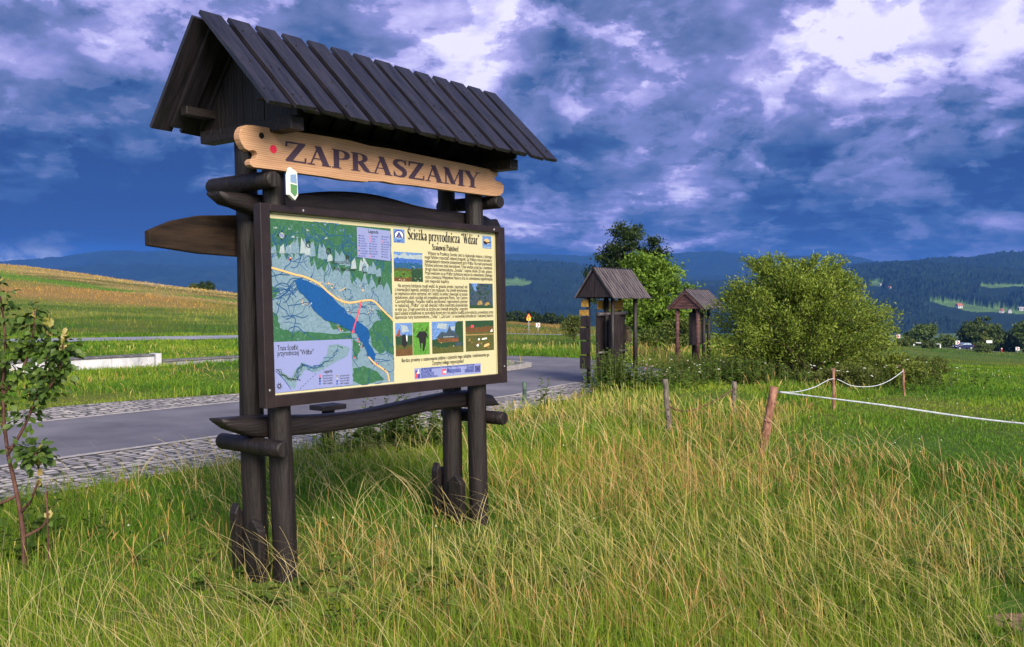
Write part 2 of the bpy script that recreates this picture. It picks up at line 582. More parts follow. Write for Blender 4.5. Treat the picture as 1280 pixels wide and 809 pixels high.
nx, ny = gx.shape
gv = np.stack([gx.ravel(), gy.ravel(), GZ.ravel()], 1)
ii, jj = np.meshgrid(np.arange(nx - 1), np.arange(ny - 1), indexing='ij')
q = np.stack([ii * ny + jj, (ii + 1) * ny + jj, (ii + 1) * ny + jj + 1, ii * ny + jj + 1], -1).reshape(-1, 4)
M_ground = attr_mat('meadow_ground', nscale=6.0, amt=0.4, bump=0.5, bscale=9.0)
ground = link('ground', np_mesh('ground', gv, quads=q, colors=ground_color(gv[:, 0], gv[:, 1]), smooth=True), M_ground)
tag(ground, kind='structure')

# ---------------------------------------------------------------- roads (d runs along the road and the sign, nv across it)
dv = Vector((0.609, 0.793, 0)); nvv = Vector((-0.793, 0.609, 0))


def SN(s, n):
    return (s * 0.609 - n * 0.793, s * 0.793 + n * 0.609)


def in_poly(x, y, poly):
    x = np.asarray(x); y = np.asarray(y)
    ins = np.zeros(x.shape, bool)
    n = len(poly)
    for i in range(n):
        x0, y0 = poly[i]; x1, y1 = poly[(i + 1) % n]
        c = ((y0 > y) != (y1 > y))
        with np.errstate(divide='ignore', invalid='ignore'):
            xx = (x1 - x0) * (y - y0) / ((y1 - y0) if y1 != y0 else 1e-9) + x0
        ins ^= c & (x < xx)
    return ins


def sheet(name, poly, dz, m, sub=0.0):
    """flat patch laid on the ground, cut into cells so that it follows the land"""
    bm = bmesh.new()
    vs = [bm.verts.new((x, y, 0)) for x, y in poly]
    bm.faces.new(vs)
    if sub:
        for axis in (0, 1):
            lo = min(p[axis] for p in poly); hi = max(p[axis] for p in poly)
            k = math.ceil(lo / sub) * sub
            while k < hi:
                no = (1, 0, 0) if axis == 0 else (0, 1, 0)
                co = (k, 0, 0) if axis == 0 else (0, k, 0)
                bmesh.ops.bisect_plane(bm, geom=bm.verts[:] + bm.edges[:] + bm.faces[:], plane_co=co, plane_no=no)
                k += sub
    bmesh.ops.triangulate(bm, faces=bm.faces[:])
    for v in bm.verts:
        v.co.z = G(v.co.x, v.co.y) + dz
    bmesh.ops.recalc_face_normals(bm, faces=bm.faces[:])
    for f in bm.faces:
        if f.normal.z < 0:
            f.normal_flip()
    me = bpy.data.meshes.new(name); bm.to_mesh(me); bm.free()
    o = link(name, me, m)
    return tag(o, kind='structure')


def arc(pts, k=8):
    out = []
    P_ = [Vector((*p, 0)) for p in pts]
    for i in range(len(P_) - 1):
        p0, p1, p2, p3 = P_[max(i - 1, 0)], P_[i], P_[i + 1], P_[min(i + 2, len(P_) - 1)]
        for j in range(k):
            t = j / k
            q_ = 0.5 * ((2 * p1) + (p2 - p0) * t + (2 * p0 - 5 * p1 + 4 * p2 - p3) * t * t + (3 * p1 - p0 - 3 * p2 + p3) * t ** 3)
            out.append((q_.x, q_.y))
    out.append(pts[-1])
    return out


def strip(name, line, w, dz, m, step=2.0, h=0.0):
    """ribbon along a polyline; h > 0 gives it a raised body (kerb)"""
    pts = [Vector((*p, 0)) for p in line]
    dense = []
    for a, b in zip(pts[:-1], pts[1:]):
        k = max(1, int((b - a).length / step))
        dense += [a.lerp(b, i / k) for i in range(k)]
    dense.append(pts[-1])
    L, Rr = [], []
    for i, p in enumerate(dense):
        t = (dense[min(i + 1, len(dense) - 1)] - dense[max(i - 1, 0)]).normalized()
        s = Vector((-t.y, t.x, 0)) * (w / 2)
        L.append(p + s); Rr.append(p - s)
    mb = MB()
    n = len(dense)
    for a in (L, Rr):
        for p in a:
            mb.v.append((p.x, p.y, G(p.x, p.y) + dz + h))
    for i in range(n - 1):
        mb.face((i, i + 1, n + i + 1, n + i))
    if h:
        for a in (L, Rr):
            for p in a:
                mb.v.append((p.x, p.y, G(p.x, p.y) - 0.05))
        for o_ in (0, n):
            for i in range(n - 1):
                mb.face((o_ + i, o_ + i + 1, 2 * n + o_ + i + 1, 2 * n + o_ + i))
    me = mb.mesh(name)
    o = link(name, me, m)
    return tag(o, kind='structure')


M_asphalt = noisy('asphalt', (0.095, 0.090, 0.118), (0.185, 0.175, 0.210), 0.9, 0.85, 0.25, bump=0.5, bscale=60, detail=10, lo=0.3, hi=0.7)
M_asphalt2 = noisy('worn_asphalt', (0.20, 0.20, 0.25), (0.30, 0.30, 0.36), 0.6, 0.8, 0.3, bump=0.2, bscale=30)
M_kerb = noisy('granite_kerb', (0.30, 0.27, 0.27), (0.46, 0.42, 0.40), 9, 0.8, 0.3, bump=0.3)


def cobble_mat():
    m = mat('granite_setts', (0.3, 0.28, 0.28), 0.75, 0.35)
    t = m.node_tree; g = NG(t)
    tc = g.n('ShaderNodeTexCoord')
    mp = g.n('ShaderNodeMapping'); mp.inputs['Rotation'].default_value = (0, 0, -math.atan2(0.793, 0.609))
    t.links.new(tc.outputs['Object'], mp.inputs[0])
    w = g.n('ShaderNodeTexNoise'); w.inputs['Scale'].default_value = 3.0
    t.links.new(mp.outputs[0], w.inputs['Vector'])
    v2 = g.vmath('ADD', mp.outputs[0], g.vmath('SCALE', g.vmath('SUBTRACT', w.outputs['Color'], (0.5, 0.5, 0.5)), 0.05))
    v3 = g.vmath('MULTIPLY', v2, (1.0, 1.15, 1.0))
    vo = g.n('ShaderNodeTexVoronoi', feature='DISTANCE_TO_EDGE'); vo.inputs['Scale'].default_value = 7.0; vo.inputs['Randomness'].default_value = 0.55
    vc = g.n('ShaderNodeTexVoronoi', feature='F1'); vc.inputs['Scale'].default_value = 7.0; vc.inputs['Randomness'].default_value = 0.55
    t.links.new(v3, vo.inputs['Vector']); t.links.new(v3, vc.inputs['Vector'])
    sx_ = g.n('ShaderNodeSeparateColor'); t.links.new(vc.outputs['Color'], sx_.inputs[0])
    stone = g.ramp(sx_.outputs[0], [(0.0, (0.24, 0.22, 0.25)), (0.6, (0.38, 0.35, 0.36)), (1.0, (0.56, 0.51, 0.49))])
    joint = g.maprange(vo.outputs['Distance'], 0.03, 0.14)
    brc = g.mix(joint, (0.075, 0.075, 0.055, 1), stone)
    f = g.noise(mp.outputs[0], 5.0, 5, 0.6)
    k = g.ramp(f, [(0.3, (0.7, 0.7, 0.72)), (0.7, (1.2, 1.15, 1.1))])
    c = g.mix(1.0, brc, k, 'MULTIPLY')
    t.links.new(c, bsdf(m).inputs['Base Color'])
    hgt = joint
    bp = g.n('ShaderNodeBump'); bp.inputs['Strength'].default_value = 1.0; bp.inputs['Distance'].default_value = 0.035
    t.links.new(hgt, bp.inputs['Height']); t.links.new(bp.outputs[0], bsdf(m).inputs['Normal'])
    return m


M_cobble = cobble_mat()
ROAD = [SN(-34, 9.3), SN(0, 9.3), SN(12.8, 9.75), (1.0, 18.1), (2.7, 20.4), (3.6, 22.1), (2.9, 24.6), (2.17, 26.3), (1.2, 27.5), (0, 28.2), (-3.5, 32.5), (-6, 37),
        (-8, 43.5), (-10, 42.3), (-8.3, 36.5), (-5, 30), (-1.2, 25.2), (0.1, 23.8), (0.42, 23.2), (0.2, 22.5), SN(15, 13.0), SN(13, 12.7), SN(0, 12.5), SN(-34, 12.5)]
NEARCOB = [SN(-34, 7.55), SN(0, 7.65), SN(9, 8.0), SN(13.2, 8.7), (1.7, 17.6), (3.4, 19.9), (4.3, 22.0), (3.6, 22.1), (2.7, 20.4), (1.0, 18.1), SN(12.8, 9.75), SN(0, 9.3), SN(-34, 9.3)]
FARCOB = [SN(-34, 12.5), SN(0, 12.5), SN(11.5, 12.65), SN(11.0, 13.6), SN(8, 14.2), SN(-34, 14.2)]
FAR_ROAD = [(-60, 22), (-40, 29), (-19, 37.9), (-12.1, 42.4), (-8.5, 47), (-8, 55), (-11, 70), (-14, 84), (-11, 93), (-4, 97.5), (2, 100), (9, 101.5), (16, 104), (24, 112), (27, 125)]
PATH = [SN(-34, 15.25), SN(0, 15.1), SN(6.5, 15.05)]
sheet('road', ROAD, 0.012, M_asphalt, 3.0)
sheet('cobbled_shoulder', NEARCOB, 0.008, M_cobble, 4.0)
sheet('cobbled_verge', FARCOB, 0.008, M_cobble, 4.0)
strip('kerb', [SN(-34, 9.3), SN(0, 9.3), SN(12.8, 9.75), (1.0, 18.1), (2.7, 20.4), (3.6, 22.1)], 0.11, 0.016, M_kerb)
strip('kerb', [SN(-34, 12.5), SN(0, 12.5), SN(13, 12.7), SN(14.4, 12.9)], 0.12, 0.016, M_kerb)
strip('kerb', [SN(14.5, 12.92), SN(15, 13.0), (0.2, 22.5), (0.42, 23.2), (0.1, 23.8), (-1.2, 25.2), (-5, 30)], 0.13, 0.012, M_kerb, 0.5, 0.10)
strip('kerb', [SN(-34, 8.25), SN(0, 8.3), SN(9, 8.6)], 0.10, 0.014, M_kerb)
strip('path', PATH, 0.42, 0.02, M_kerb)
strip('far_road', arc(FAR_ROAD, 5), 3.8, 0.05, M_asphalt2)
HIGHWAY = [(190, 204), (150, 201), (109, 200), (95, 200), (80, 200), (66, 203), (50, 212), (35, 228), (18, 235), (2, 238)]
strip('highway', HIGHWAY, 7.5, 0.08, M_asphalt2)
M_paint = mat('road_paint', (0.75, 0.75, 0.75), 0.6)
strip('highway_edge_line', [(p[0], p[1] - 3.3) for p in HIGHWAY], 0.25, 0.10, M_paint)
strip('highway_centre_line', HIGHWAY, 0.25, 0.10, M_paint)
# farm track on the hillside, two pale wheel ruts
M_track = noisy('pale_dirt', (0.42, 0.32, 0.20), (0.55, 0.45, 0.32), 0.8, 0.9, 0.1)


TR = arc([(-60.5, 150), (-60.5, 162), (-64, 175), (-72, 183), (-90, 190), (-116, 195)])
strip('track', TR, 1.1, 0.10, M_track)
strip('track', [(x + 2.2, y + 0.3) for x, y in TR], 1.1, 0.10, M_track)

# ---------------------------------------------------------------- lake, hills
M_water = mat('lake_water', (0.10, 0.16, 0.28), 0.15, 0.5)
mb = MB(); mb.add([(-1500, 1750, -57.5), (2600, 1750, -57.5), (2600, 2350, -57.5), (-1500, 2350, -57.5)], [(0, 1, 2, 3)])
tag(mb.build('lake', M_water), kind='structure')


def hill_mesh(name, ridge, r0, r1, r2, zfoot, naz, nr, tree, px0, px1, seed, meadow=(), back=0.6):
    """range of hills: ridge = [(px, py)] skyline seen from the road; foot at r0, crest at r1, back slope to r2"""
    px = np.linspace(px0, px1, naz)
    rp = np.array(ridge, float)
    te = (378 - np.interp(px, rp[:, 0], rp[:, 1])) / 1175
    te = te + (fbm(px, px * 0, 60, 4, seed) - 0.5) * 0.004
    a = (px - 640) / 1175
    t = np.concatenate([np.linspace(0, 1, nr) ** 0.85, 1 + np.linspace(0.04, 1, nr // 4) ** 1.3])
    A, T = np.meshgrid(a, t, indexing='ij')
    rr = np.where(T <= 1, r0 + (r1 - r0) * T, r1 + (r2 - r1) * (T - 1))
    Zc = 1.6 + te[:, None] * r1
    X, Y = A * rr, rr
    prof = np.where(T <= 1, (T ** 0.9), 1 - back * (T - 1) ** 1.5)
    rel = (fbm(X, Y, (r1 - r0) * 0.45, 5, seed + 3) - 0.5) * np.clip(T * 3, 0, 1) * np.clip(np.abs(1 - T) * 4, 0, 1) * 0.6
    prof = prof + rel * np.where(T <= 1, 1, 0.3)
    Z = zfoot + (Zc - zfoot) * prof
    X, Y, Z = X.ravel(), Y.ravel(), Z.ravel()
    c = np.repeat(np.array([[0.012, 0.026, 0.014]]), len(X), 0)
    c *= (0.35 + 0.6 * np.random.default_rng(seed).random(len(X)) + 0.7 * fbm(X, Y, 220, 4, seed + 6))[:, None]
    md = np.zeros(len(X), bool)
    pxx = np.repeat(px, len(t)); TT = np.tile(t, naz)
    pyy = 378 - 1175 * (Z - 1.6) / Y
    wx_, wy_ = (fbm(X, Y, 60, 3, seed + 8) - .5) * 10, (fbm(X, Y, 60, 3, seed + 9) - .5) * 3.5
    for poly in meadow:      # meadow clearings on the slope
        md |= in_poly(pxx + wx_, pyy + wy_, poly) & (TT < .98)
    c[md] = np.array([0.10, 0.175, 0.04]) * (.8 + .4 * fbm(X[md], Y[md], 40, 3, 4))[:, None]
    hgt = (.55 * vnoise(X, Y, 13, seed + 1) + .45 * np.random.default_rng(seed + 1).random(len(X))) ** 1.6 * tree * (.45 + 1.1 * vnoise(X, Y, 120, seed + 2))
    near_md = md.reshape(A.shape).copy()
    for k_ in range(1, 16):
        near_md[:, :-k_] |= md.reshape(A.shape)[:, k_:]
    hgt = np.where(near_md.ravel(), hgt * .12, hgt)
    Z = Z + np.where(md, 0, hgt)
    nn = len(t)
    i, j = np.meshgrid(np.arange(naz - 1), np.arange(nn - 1), indexing='ij')
    qd = np.stack([i * nn + j, (i + 1) * nn + j, (i + 1) * nn + j + 1, i * nn + j + 1], -1).reshape(-1, 4)
    o = link(name, np_mesh(name, np.stack([X, Y, Z], 1), quads=qd, colors=c), M_forest)
    return tag(o, kind='structure'), (X.reshape(naz, nn), Y.reshape(naz, nn), Z.reshape(naz, nn), px, t)


M_forest = attr_mat('distant_forest', nscale=0.02, amt=0.3, bump=0.0)
near_hill, NH = hill_mesh('hills', [(150, 420), (300, 385), (400, 352), (545, 333), (600, 332), (660, 330), (720, 333), (770, 341), (850, 352), (950, 352), (1020, 344),
                                (1073, 333), (1120, 329), (1163, 326), (1211, 323), (1263, 316), (1330, 318), (1500, 310), (1800, 330)],
                      1750, 3600, 4600, -62, 1500, 190, 17, 120, 1750, 5,
                      meadow=[[(1160, 375), (1200, 378), (1240, 384), (1295, 389), (1400, 392), (1400, 397), (1295, 394), (1240, 391), (1205, 388), (1185, 383)], [(1222, 357), (1250, 356), (1300, 356), (1300, 358), (1262, 358), (1240, 359)],
                              [(630, 348), (648, 349), (664, 353), (660, 357), (630, 357)], [(1088, 352), (1104, 352), (1102, 358), (1090, 357)]])
far_hill, _ = hill_mesh('mountains', [(-900, 340), (-300, 326), (-60, 322), (0, 329), (60, 322), (130, 315), (230, 313), (330, 318), (640, 318), (730, 320), (850, 317), (900, 315), (950, 324), (1050, 318),
                                   (1090, 327), (1200, 330), (1400, 324), (2100, 330)], 5200, 6700, 8000, -60, 700, 50, 12, -900, 2200, 15)
mid_hill, _ = hill_mesh('far_hills', [(-900, 350), (-200, 345), (0, 345), (60, 340), (130, 332), (160, 333), (220, 332), (310, 333), (420, 334), (600, 340), (900, 346), (1400, 340), (2100, 340)],
                     4300, 5300, 6200, -60, 700, 60, 14, -900, 2200, 25)

# ---------------------------------------------------------------- haze: one closed box round the whole scene
hz = bpy.data.materials.new('haze_air')
hz.use_nodes = True
ht = hz.node_tree
ht.nodes.clear()
ho = ht.nodes.new('ShaderNodeOutputMaterial')
pv = ht.nodes.new('ShaderNodeVolumePrincipled')
pv.inputs['Color'].default_value = (0.070, 0.225, 0.74, 1)
pv.inputs['Density'].default_value = 1.2e-4
pv.inputs['Anisotropy'].default_value = 0.0
ht.links.new(pv.outputs[0], ho.inputs['Volume'])
mb = MB(); mb.abox((-13500, -1600, -64), (13500, 13500, 420))
haze = mb.build('haze', hz)
tag(haze, kind='stuff')

# ================================================================ lettering
def catmull(pts, k=6):
    out = []
    for i in range(len(pts) - 1):
        p0, p1, p2, p3 = pts[max(i - 1, 0)], pts[i], pts[i + 1], pts[min(i + 2, len(pts) - 1)]
        for j in range(k):
            t = j / k
            out.append(tuple(0.5 * (2 * b + (c - a) * t + (2 * a - 5 * b + 4 * c - d) * t * t + (3 * b - a - 3 * c + d) * t ** 3)
                             for a, b, c, d in zip(p0, p1, p2, p3)))
    out.append(pts[-1])
    return out


def L_(x0, y0, x1, y1, w):
    return ('l', [(x0, y0, w), (x1, y1, w)])


def C_(*p):
    return ('c', list(p))


TK, TN, SF = .15, .05, .045
GLYPH = {   # serif letters as strokes (x, y, width); cap height 1
    'Z': (.78, [L_(.05, .965, .72, .965, .07), L_(.075, 1, .06, .74, .05), L_(.60, .95, .14, .05, .17), L_(.03, .035, .73, .035, .07), L_(.695, 0, .71, .27, .05)]),
    'A': (.84, [L_(.39, 1.0, .11, .03, TN), L_(.37, 1.0, .66, .03, .17), L_(.2, .34, .56, .34, TN), L_(-.02, .022, .25, .022, SF), L_(.50, .022, .83, .022, SF)]),
    'P': (.72, [L_(.2, 0, .2, 1, .16), L_(.03, .022, .38, .022, SF), L_(.03, .978, .25, .978, SF), C_((.2, .97, .05), (.42, .955, .06), (.57, .87, .13), (.61, .74, .16), (.57, .61, .13), (.42, .525, .06), (.2, .51, .05))]),
    'R': (.86, [L_(.2, 0, .2, 1, .16), L_(.03, .022, .38, .022, SF), L_(.03, .978, .25, .978, SF), C_((.2, .97, .05), (.40, .955, .06), (.54, .87, .13), (.58, .75, .16), (.54, .63, .13), (.40, .545, .06), (.2, .53, .05)), L_(.38, .54, .67, .03, .17), L_(.60, .022, .84, .022, SF)]),
    'S': (.66, [C_((.56, .76, .05), (.50, .92, .06), (.34, .97, .08), (.17, .91, .13), (.12, .76, .16), (.23, .61, .18), (.42, .47, .18), (.52, .29, .16), (.46, .1, .13), (.30, .03, .07), (.14, .07, .06), (.07, .24, .05)), L_(.56, 1, .56, .72, .04), L_(.07, 0, .07, .30, .04)]),
    'M': (1.06, [L_(.13, 0, .13, 1, TN), L_(.15, .98, .49, .03, .17), L_(.49, .03, .83, .98, TN), L_(.87, 0, .87, 1, .16), L_(0, .022, .27, .022, SF), L_(.70, .022, 1.04, .022, SF), L_(0, .978, .2, .978, SF), L_(.82, .978, 1.04, .978, SF)]),
    'Y': (.78, [L_(.12, .98, .40, .46, .17), L_(.66, .98, .41, .46, TN), L_(.39, .5, .39, 0, .16), L_(-.02, .978, .28, .978, SF), L_(.53, .978, .80, .978, SF), L_(.2, .022, .58, .022, SF)]),
    'W': (1.06, [L_(.12, .98, .36, .02, .15), L_(.36, .02, .54, .9, TN), L_(.50, .98, .74, .02, .15), L_(.74, .02, .93, .98, TN), L_(-.02, .978, .25, .978, SF), L_(.40, .978, .64, .978, SF), L_(.82, .978, 1.04, .978, SF)]),
    'c': (.54, [C_((.46, .48, .12), (.41, .59, .06), (.28, .63, .07), (.14, .52, .13), (.10, .32, .15), (.15, .12, .12), (.3, .025, .07), (.48, .12, .05))]),
    'e': (.56, [L_(.12, .36, .5, .36, TN), C_((.48, .36, .1), (.45, .53, .1), (.30, .63, .06), (.14, .52, .13), (.10, .32, .15), (.15, .12, .12), (.31, .025, .07), (.49, .13, .05))]),
    'o': (.62, [C_((.31, .63, .06), (.15, .53, .12), (.10, .32, .15), (.15, .11, .12), (.31, .01, .06), (.47, .11, .12), (.52, .32, .15), (.47, .53, .12), (.31, .63, .06))]),
    'i': (.36, [L_(.18, 0, .18, .63, TK), L_(.03, .02, .33, .02, SF), L_(.05, .61, .2, .61, SF), L_(.18, .8, .18, .95, .15)]),
    'n': (.68, [L_(.17, 0, .17, .63, TK), L_(.03, .02, .3, .02, SF), L_(.05, .61, .2, .61, SF), C_((.17, .5, .05), (.32, .61, .07), (.46, .57, .11), (.50, .44, TK), (.50, .2, TK), (.50, 0, TK)), L_(.38, .02, .65, .02, SF)]),
    'r': (.5, [L_(.17, 0, .17, .63, TK), L_(.03, .02, .34, .02, SF), L_(.05, .61, .2, .61, SF), C_((.2, .48, .05), (.3, .6, .08), (.43, .57, .13))]),
    'z': (.54, [L_(.05, .605, .48, .605, .06), L_(.06, .63, .05, .46, .04), L_(.40, .6, .13, .04, .14), L_(.04, .03, .48, .03, .06), L_(.46, 0, .48, .19, .04)]),
    'k': (.66, [L_(.17, 0, .17, 1, TK), L_(.03, .02, .31, .02, SF), L_(.05, .98, .2, .98, SF), L_(.5, .61, .2, .3, TN), L_(.28, .38, .52, .03, TK), L_(.38, .61, .6, .61, SF), L_(.42, .02, .65, .02, SF)]),
    'a': (.58, [C_((.12, .5, .12), (.2, .61, .06), (.34, .61, .09), (.41, .48, TK), (.41, .2, TK), (.43, .02, .13)), C_((.41, .38, .05), (.22, .31, .08), (.13, .17, .14), (.21, .04, .09), (.40, .1, .05)), L_(.42, .02, .56, .03, .04)]),
    'p': (.64, [L_(.17, -.28, .17, .63, TK), L_(.03, -.27, .32, -.27, SF), L_(.05, .61, .2, .61, SF), C_((.17, .52, .05), (.32, .62, .06), (.48, .52, .12), (.53, .32, .15), (.48, .12, .12), (.32, .02, .06), (.17, .1, .05))]),
    'd': (.66, [L_(.48, 0, .48, 1, TK), L_(.35, .98, .5, .98, SF), L_(.48, .02, .62, .02, SF), C_((.48, .52, .05), (.32, .62, .06), (.15, .52, .12), (.10, .32, .15), (.15, .12, .12), (.32, .02, .06), (.48, .1, .05))]),
    'y': (.62, [L_(.14, .6, .35, .04, .14), L_(.52, .6, .30, -.08, TN), C_((.32, -.02, .06), (.24, -.22, .08), (.10, -.25, .13)), L_(.0, .61, .28, .61, SF), L_(.4, .61, .62, .61, SF)]),
    'w': (.86, [L_(.12, .6, .28, .02, .13), L_(.28, .02, .42, .55, TN), L_(.42, .6, .58, .02, .13), L_(.58, .02, .74, .6, TN), L_(0, .61, .24, .61, SF), L_(.64, .61, .84, .61, SF)]),
    's': (.48, [C_((.40, .48, .05), (.34, .6, .06), (.23, .63, .07), (.12, .56, .12), (.14, .43, .13), (.28, .31, .14), (.38, .18, .13), (.32, .05, .09), (.2, .02, .06), (.08, .14, .05))]),
    't': (.4, [L_(.19, .85, .19, .12, TK), C_((.19, .14, TK), (.22, .03, .1), (.36, .07, .05)), L_(.03, .61, .36, .61, SF)]),
    '\u201c': (.44, [L_(.1, .78, .15, .98, .1), L_(.26, .78, .31, .98, .1)]),
    '\u201d': (.44, [L_(.1, .78, .15, .98, .1), L_(.26, .78, .31, .98, .1)]),
    '!': (.34, [L_(.17, .3, .17, 1, .13), L_(.17, 0, .17, .14, .14)]),
    ' ': (.32, []),
}
ACUTE = {'\u015a': ('S', 1.06), '\u0144': ('n', .72)}
DOT = {'\u017c': ('z', .82)}


def serif(mb, text, fn, x0, y0, h, width=None, base=0.0012, bold=1.15, squeeze=1.0):
    """lay serif lettering on a surface; fn(x, y, lift) -> 3-D point"""
    glyphs, total = [], 0.0
    for ch in text:
        extra = []
        k = ch
        if ch in ACUTE:
            k, yy = ACUTE[ch]; extra = [L_(.28, yy + .02, .42, yy + .17, .09)]
        if ch in DOT:
            k, yy = DOT[ch]; extra = [L_(.27, yy, .27, yy + .14, .14)]
        adv, st = GLYPH[k]
        glyphs.append((total, st + extra)); total += adv
    sx = (width / total) if width else h * squeeze
    n = 0
    for ox, st in glyphs:
        for kind, pts in st:
            if kind == 'c':
                pts = catmull(pts, 5)
            lift = base + 0.00012 * (n % 9); n += 1
            V, m = [], len(pts)
            for i, (x, y, w) in enumerate(pts):
                a, b = pts[max(i - 1, 0)], pts[min(i + 1, m - 1)]
                tx, ty = b[0] - a[0], b[1] - a[1]
                l = math.hypot(tx, ty) or 1
                px_, py_ = -ty / l * w / 2, tx / l * w / 2
                if m == 2 and abs(ty) > abs(tx) * 0.6:     # slanting stems end level
                    px_, py_ = math.copysign(w / 2 * l / abs(ty), px_), 0
                px_, py_ = px_ * bold, py_ * bold
                V.append((x + px_, y + py_)); V.append((x - px_, y - py_))
            b0 = len(mb.v)
            for (x, y) in V:
                mb.v.append(tuple(fn(x0 + (ox + x) * sx, y0 + y * h, lift)))
            for i in range(m - 1):
                mb.face((b0 + 2 * i, b0 + 2 * i + 1, b0 + 2 * i + 3, b0 + 2 * i + 2))
    return total * sx


def plain(mb, text, fn, x0, y0, h, width=None, lift=0.0012, bold=0.01, align='L'):
    """plain lettering through a text curve turned into a mesh"""
    cu = bpy.data.curves.new('lettering', 'FONT')
    cu.body = text; cu.size = 1.0; cu.offset = bold; cu.resolution_u = 2
    ob = bpy.data.objects.new('lettering', cu)
    me = bpy.data.meshes.new_from_object(ob)
    xs = [v.co.x for v in me.vertices]
    if xs:
        a, b = min(xs), max(xs)
        sx = width / (b - a) if width else h / 0.72
        sy = h / 0.72
        off = 0 if align == 'L' else -(b - a) * sx / 2
        mb.add([fn(x0 + off + (v.co.x - a) * sx, y0 + v.co.y * sy, lift) for v in me.vertices], [tuple(p.vertices) for p in me.polygons])
    bpy.data.objects.remove(ob); bpy.data.meshes.remove(me); bpy.data.curves.remove(cu)


# ================================================================ the welcome sign
def wood(name, c1, c2, rough=0.55, spec=0.35, stretch=(1.2, 14, 14), scale=3.0, bump=0.5):
    return noisy(name, c1, c2, scale, rough, spec, stretch, bump, bscale=7.0)


M_dark = wood('dark_stained_wood', (0.005, 0.0032, 0.004), (0.016, 0.010, 0.011), 0.55, 0.4, (7, 7, 0.7), 4.0, 1.0)
M_darkx = wood('dark_stained_beam', (0.006, 0.004, 0.005), (0.018, 0.012, 0.014), 0.52, 0.4, (0.7, 8, 8), 4.0, 1.0)
M_roof = wood('dark_roof_boards', (0.006, 0.005, 0.008), (0.024, 0.020, 0.028), 0.40, 0.6, (9, 1.0, 1.0), 4.0, 0.35)
M_frame = wood('brown_frame_paint', (0.014, 0.008, 0.009), (0.024, 0.014, 0.015), 0.42, 0.45, (2, 2, 2), 4.0, 0.15)
M_weath = wood('weathered_brown_board', (0.010, 0.006, 0.005), (0.034, 0.020, 0.013), 0.75, 0.2, (0.9, 6, 6), 3.0)
M_pine = mat('varnished_pine', (0.42, 0.24, 0.12), 0.5, 0.35)
t = M_pine.node_tree; g = NG(t)
tc = g.n('ShaderNodeTexCoord'); mp = g.n('ShaderNodeMapping'); mp.inputs['Scale'].default_value = (0.6, 1, 9)
t.links.new(tc.outputs['Object'], mp.inputs[0])
f = g.noise(mp.outputs[0], 4.5, 8, 0.65, 1.2)
w = g.n('ShaderNodeTexWave', wave_type='BANDS', bands_direction='Z'); w.inputs['Scale'].default_value = 3.2; w.inputs['Distortion'].default_value = 4.0; w.inputs['Detail'].default_value = 3
t.links.new(mp.outputs[0], w.inputs['Vector'])
f = g.math('ADD', g.math('MULTIPLY', f, 0.7), g.math('MULTIPLY', w.outputs['Fac'], 0.3))
c = g.ramp(f, [(0.25, (0.30, 0.150, 0.080)), (0.5, (0.44, 0.245, 0.145)), (0.75, (0.52, 0.32, 0.20))])
t.links.new(c, bsdf(M_pine).inputs['Base Color'])
M_letter = mat('dark_violet_letter_paint', (0.055, 0.032, 0.055), 0.5)
M_red = mat('red_paint', (0.62, 0.02, 0.06), 0.45)
M_white = mat('white_paint', (0.78, 0.78, 0.76), 0.5)
M_steel = mat('galvanised_screw', (0.5, 0.5, 0.5), 0.4, 0.5, 1.0)

SIGN_O = (-1.56 + 1.1 * 0.609, 5.24 + 1.1 * 0.793)
SIGN_RZ = math.atan2(0.793, 0.609)
sign = empty('welcome_sign', (SIGN_O[0], SIGN_O[1], 0), SIGN_RZ)
tag(sign, 'large dark timber welcome sign with plank roof, pine name board and framed trail map', 'sign')


def S(u, v, z):
    """sign frame: u along the board, v towards the viewer, z up; the old sign leans a little"""
    return (u - 1.1 - 0.03 * (z - 1.58), -v, z)


AX = ((1, 0, 0), (0, -1, 0), (-0.03, 0, 1))


def sbox(mb, u0, u1, v0, v1, z0, z1):
    vs = [S(u, v, z) for z in (z0, z1) for v in (v0, v1) for u in (u0, u1)]
    mb.add(vs, [(0, 2, 3, 1), (4, 5, 7, 6), (0, 1, 5, 4), (2, 6, 7, 3), (0, 4, 6, 2), (1, 3, 7, 5)])


rs = random.Random(3)
PU = (0.21, 1.97)
for pu in PU:
    for pvv, r in ((0.125, 0.066), (-0.125, 0.068)):
        mb = MB()
        zs = [-0.3, 0, .3, .6, .9, 1.2, 1.5, 1.8, 2.1, 2.4, 2.66]
        ph = rs.uniform(0, 6)
        mb.tube([S(pu + 0.008 * math.sin(z * 2 + ph), pvv + 0.006 * math.cos(z * 2.3 + ph), z) for z in zs],
                [r * (1.06 - 0.05 * z) * rs.uniform(.97, 1.03) for z in zs], 16, 0.02, rnd=rs)
        mb.build('post', M_dark, sign)
    # broken-edged ground stakes bolted to the feet
    for vv in (-0.225,):
        mb = MB()
        mb.prism([(-.075, -0.2), (.065, -0.2), (.07, .30), (.03, .38), (-.02, .33), (-.05, .42), (-.08, .36)],
                 lambda x, y, d, pu=pu, vv=vv: S(pu - 0.05 + x + 0.03 * (1.58 - y), vv + d, y), -0.03, 0.03)
        mb.build('ground_stake', M_dark, sign, 0.006)
    mb = MB()
    mb.prism([(-.06, -0.2), (.06, -0.2), (.06, .30), (.0, .36), (-.06, .31)],
             lambda x, y, d, pu=pu: S(pu + d, x, y), -0.125, -0.072)
    mb.build('ground_stake', M_dark, sign, 0.006)


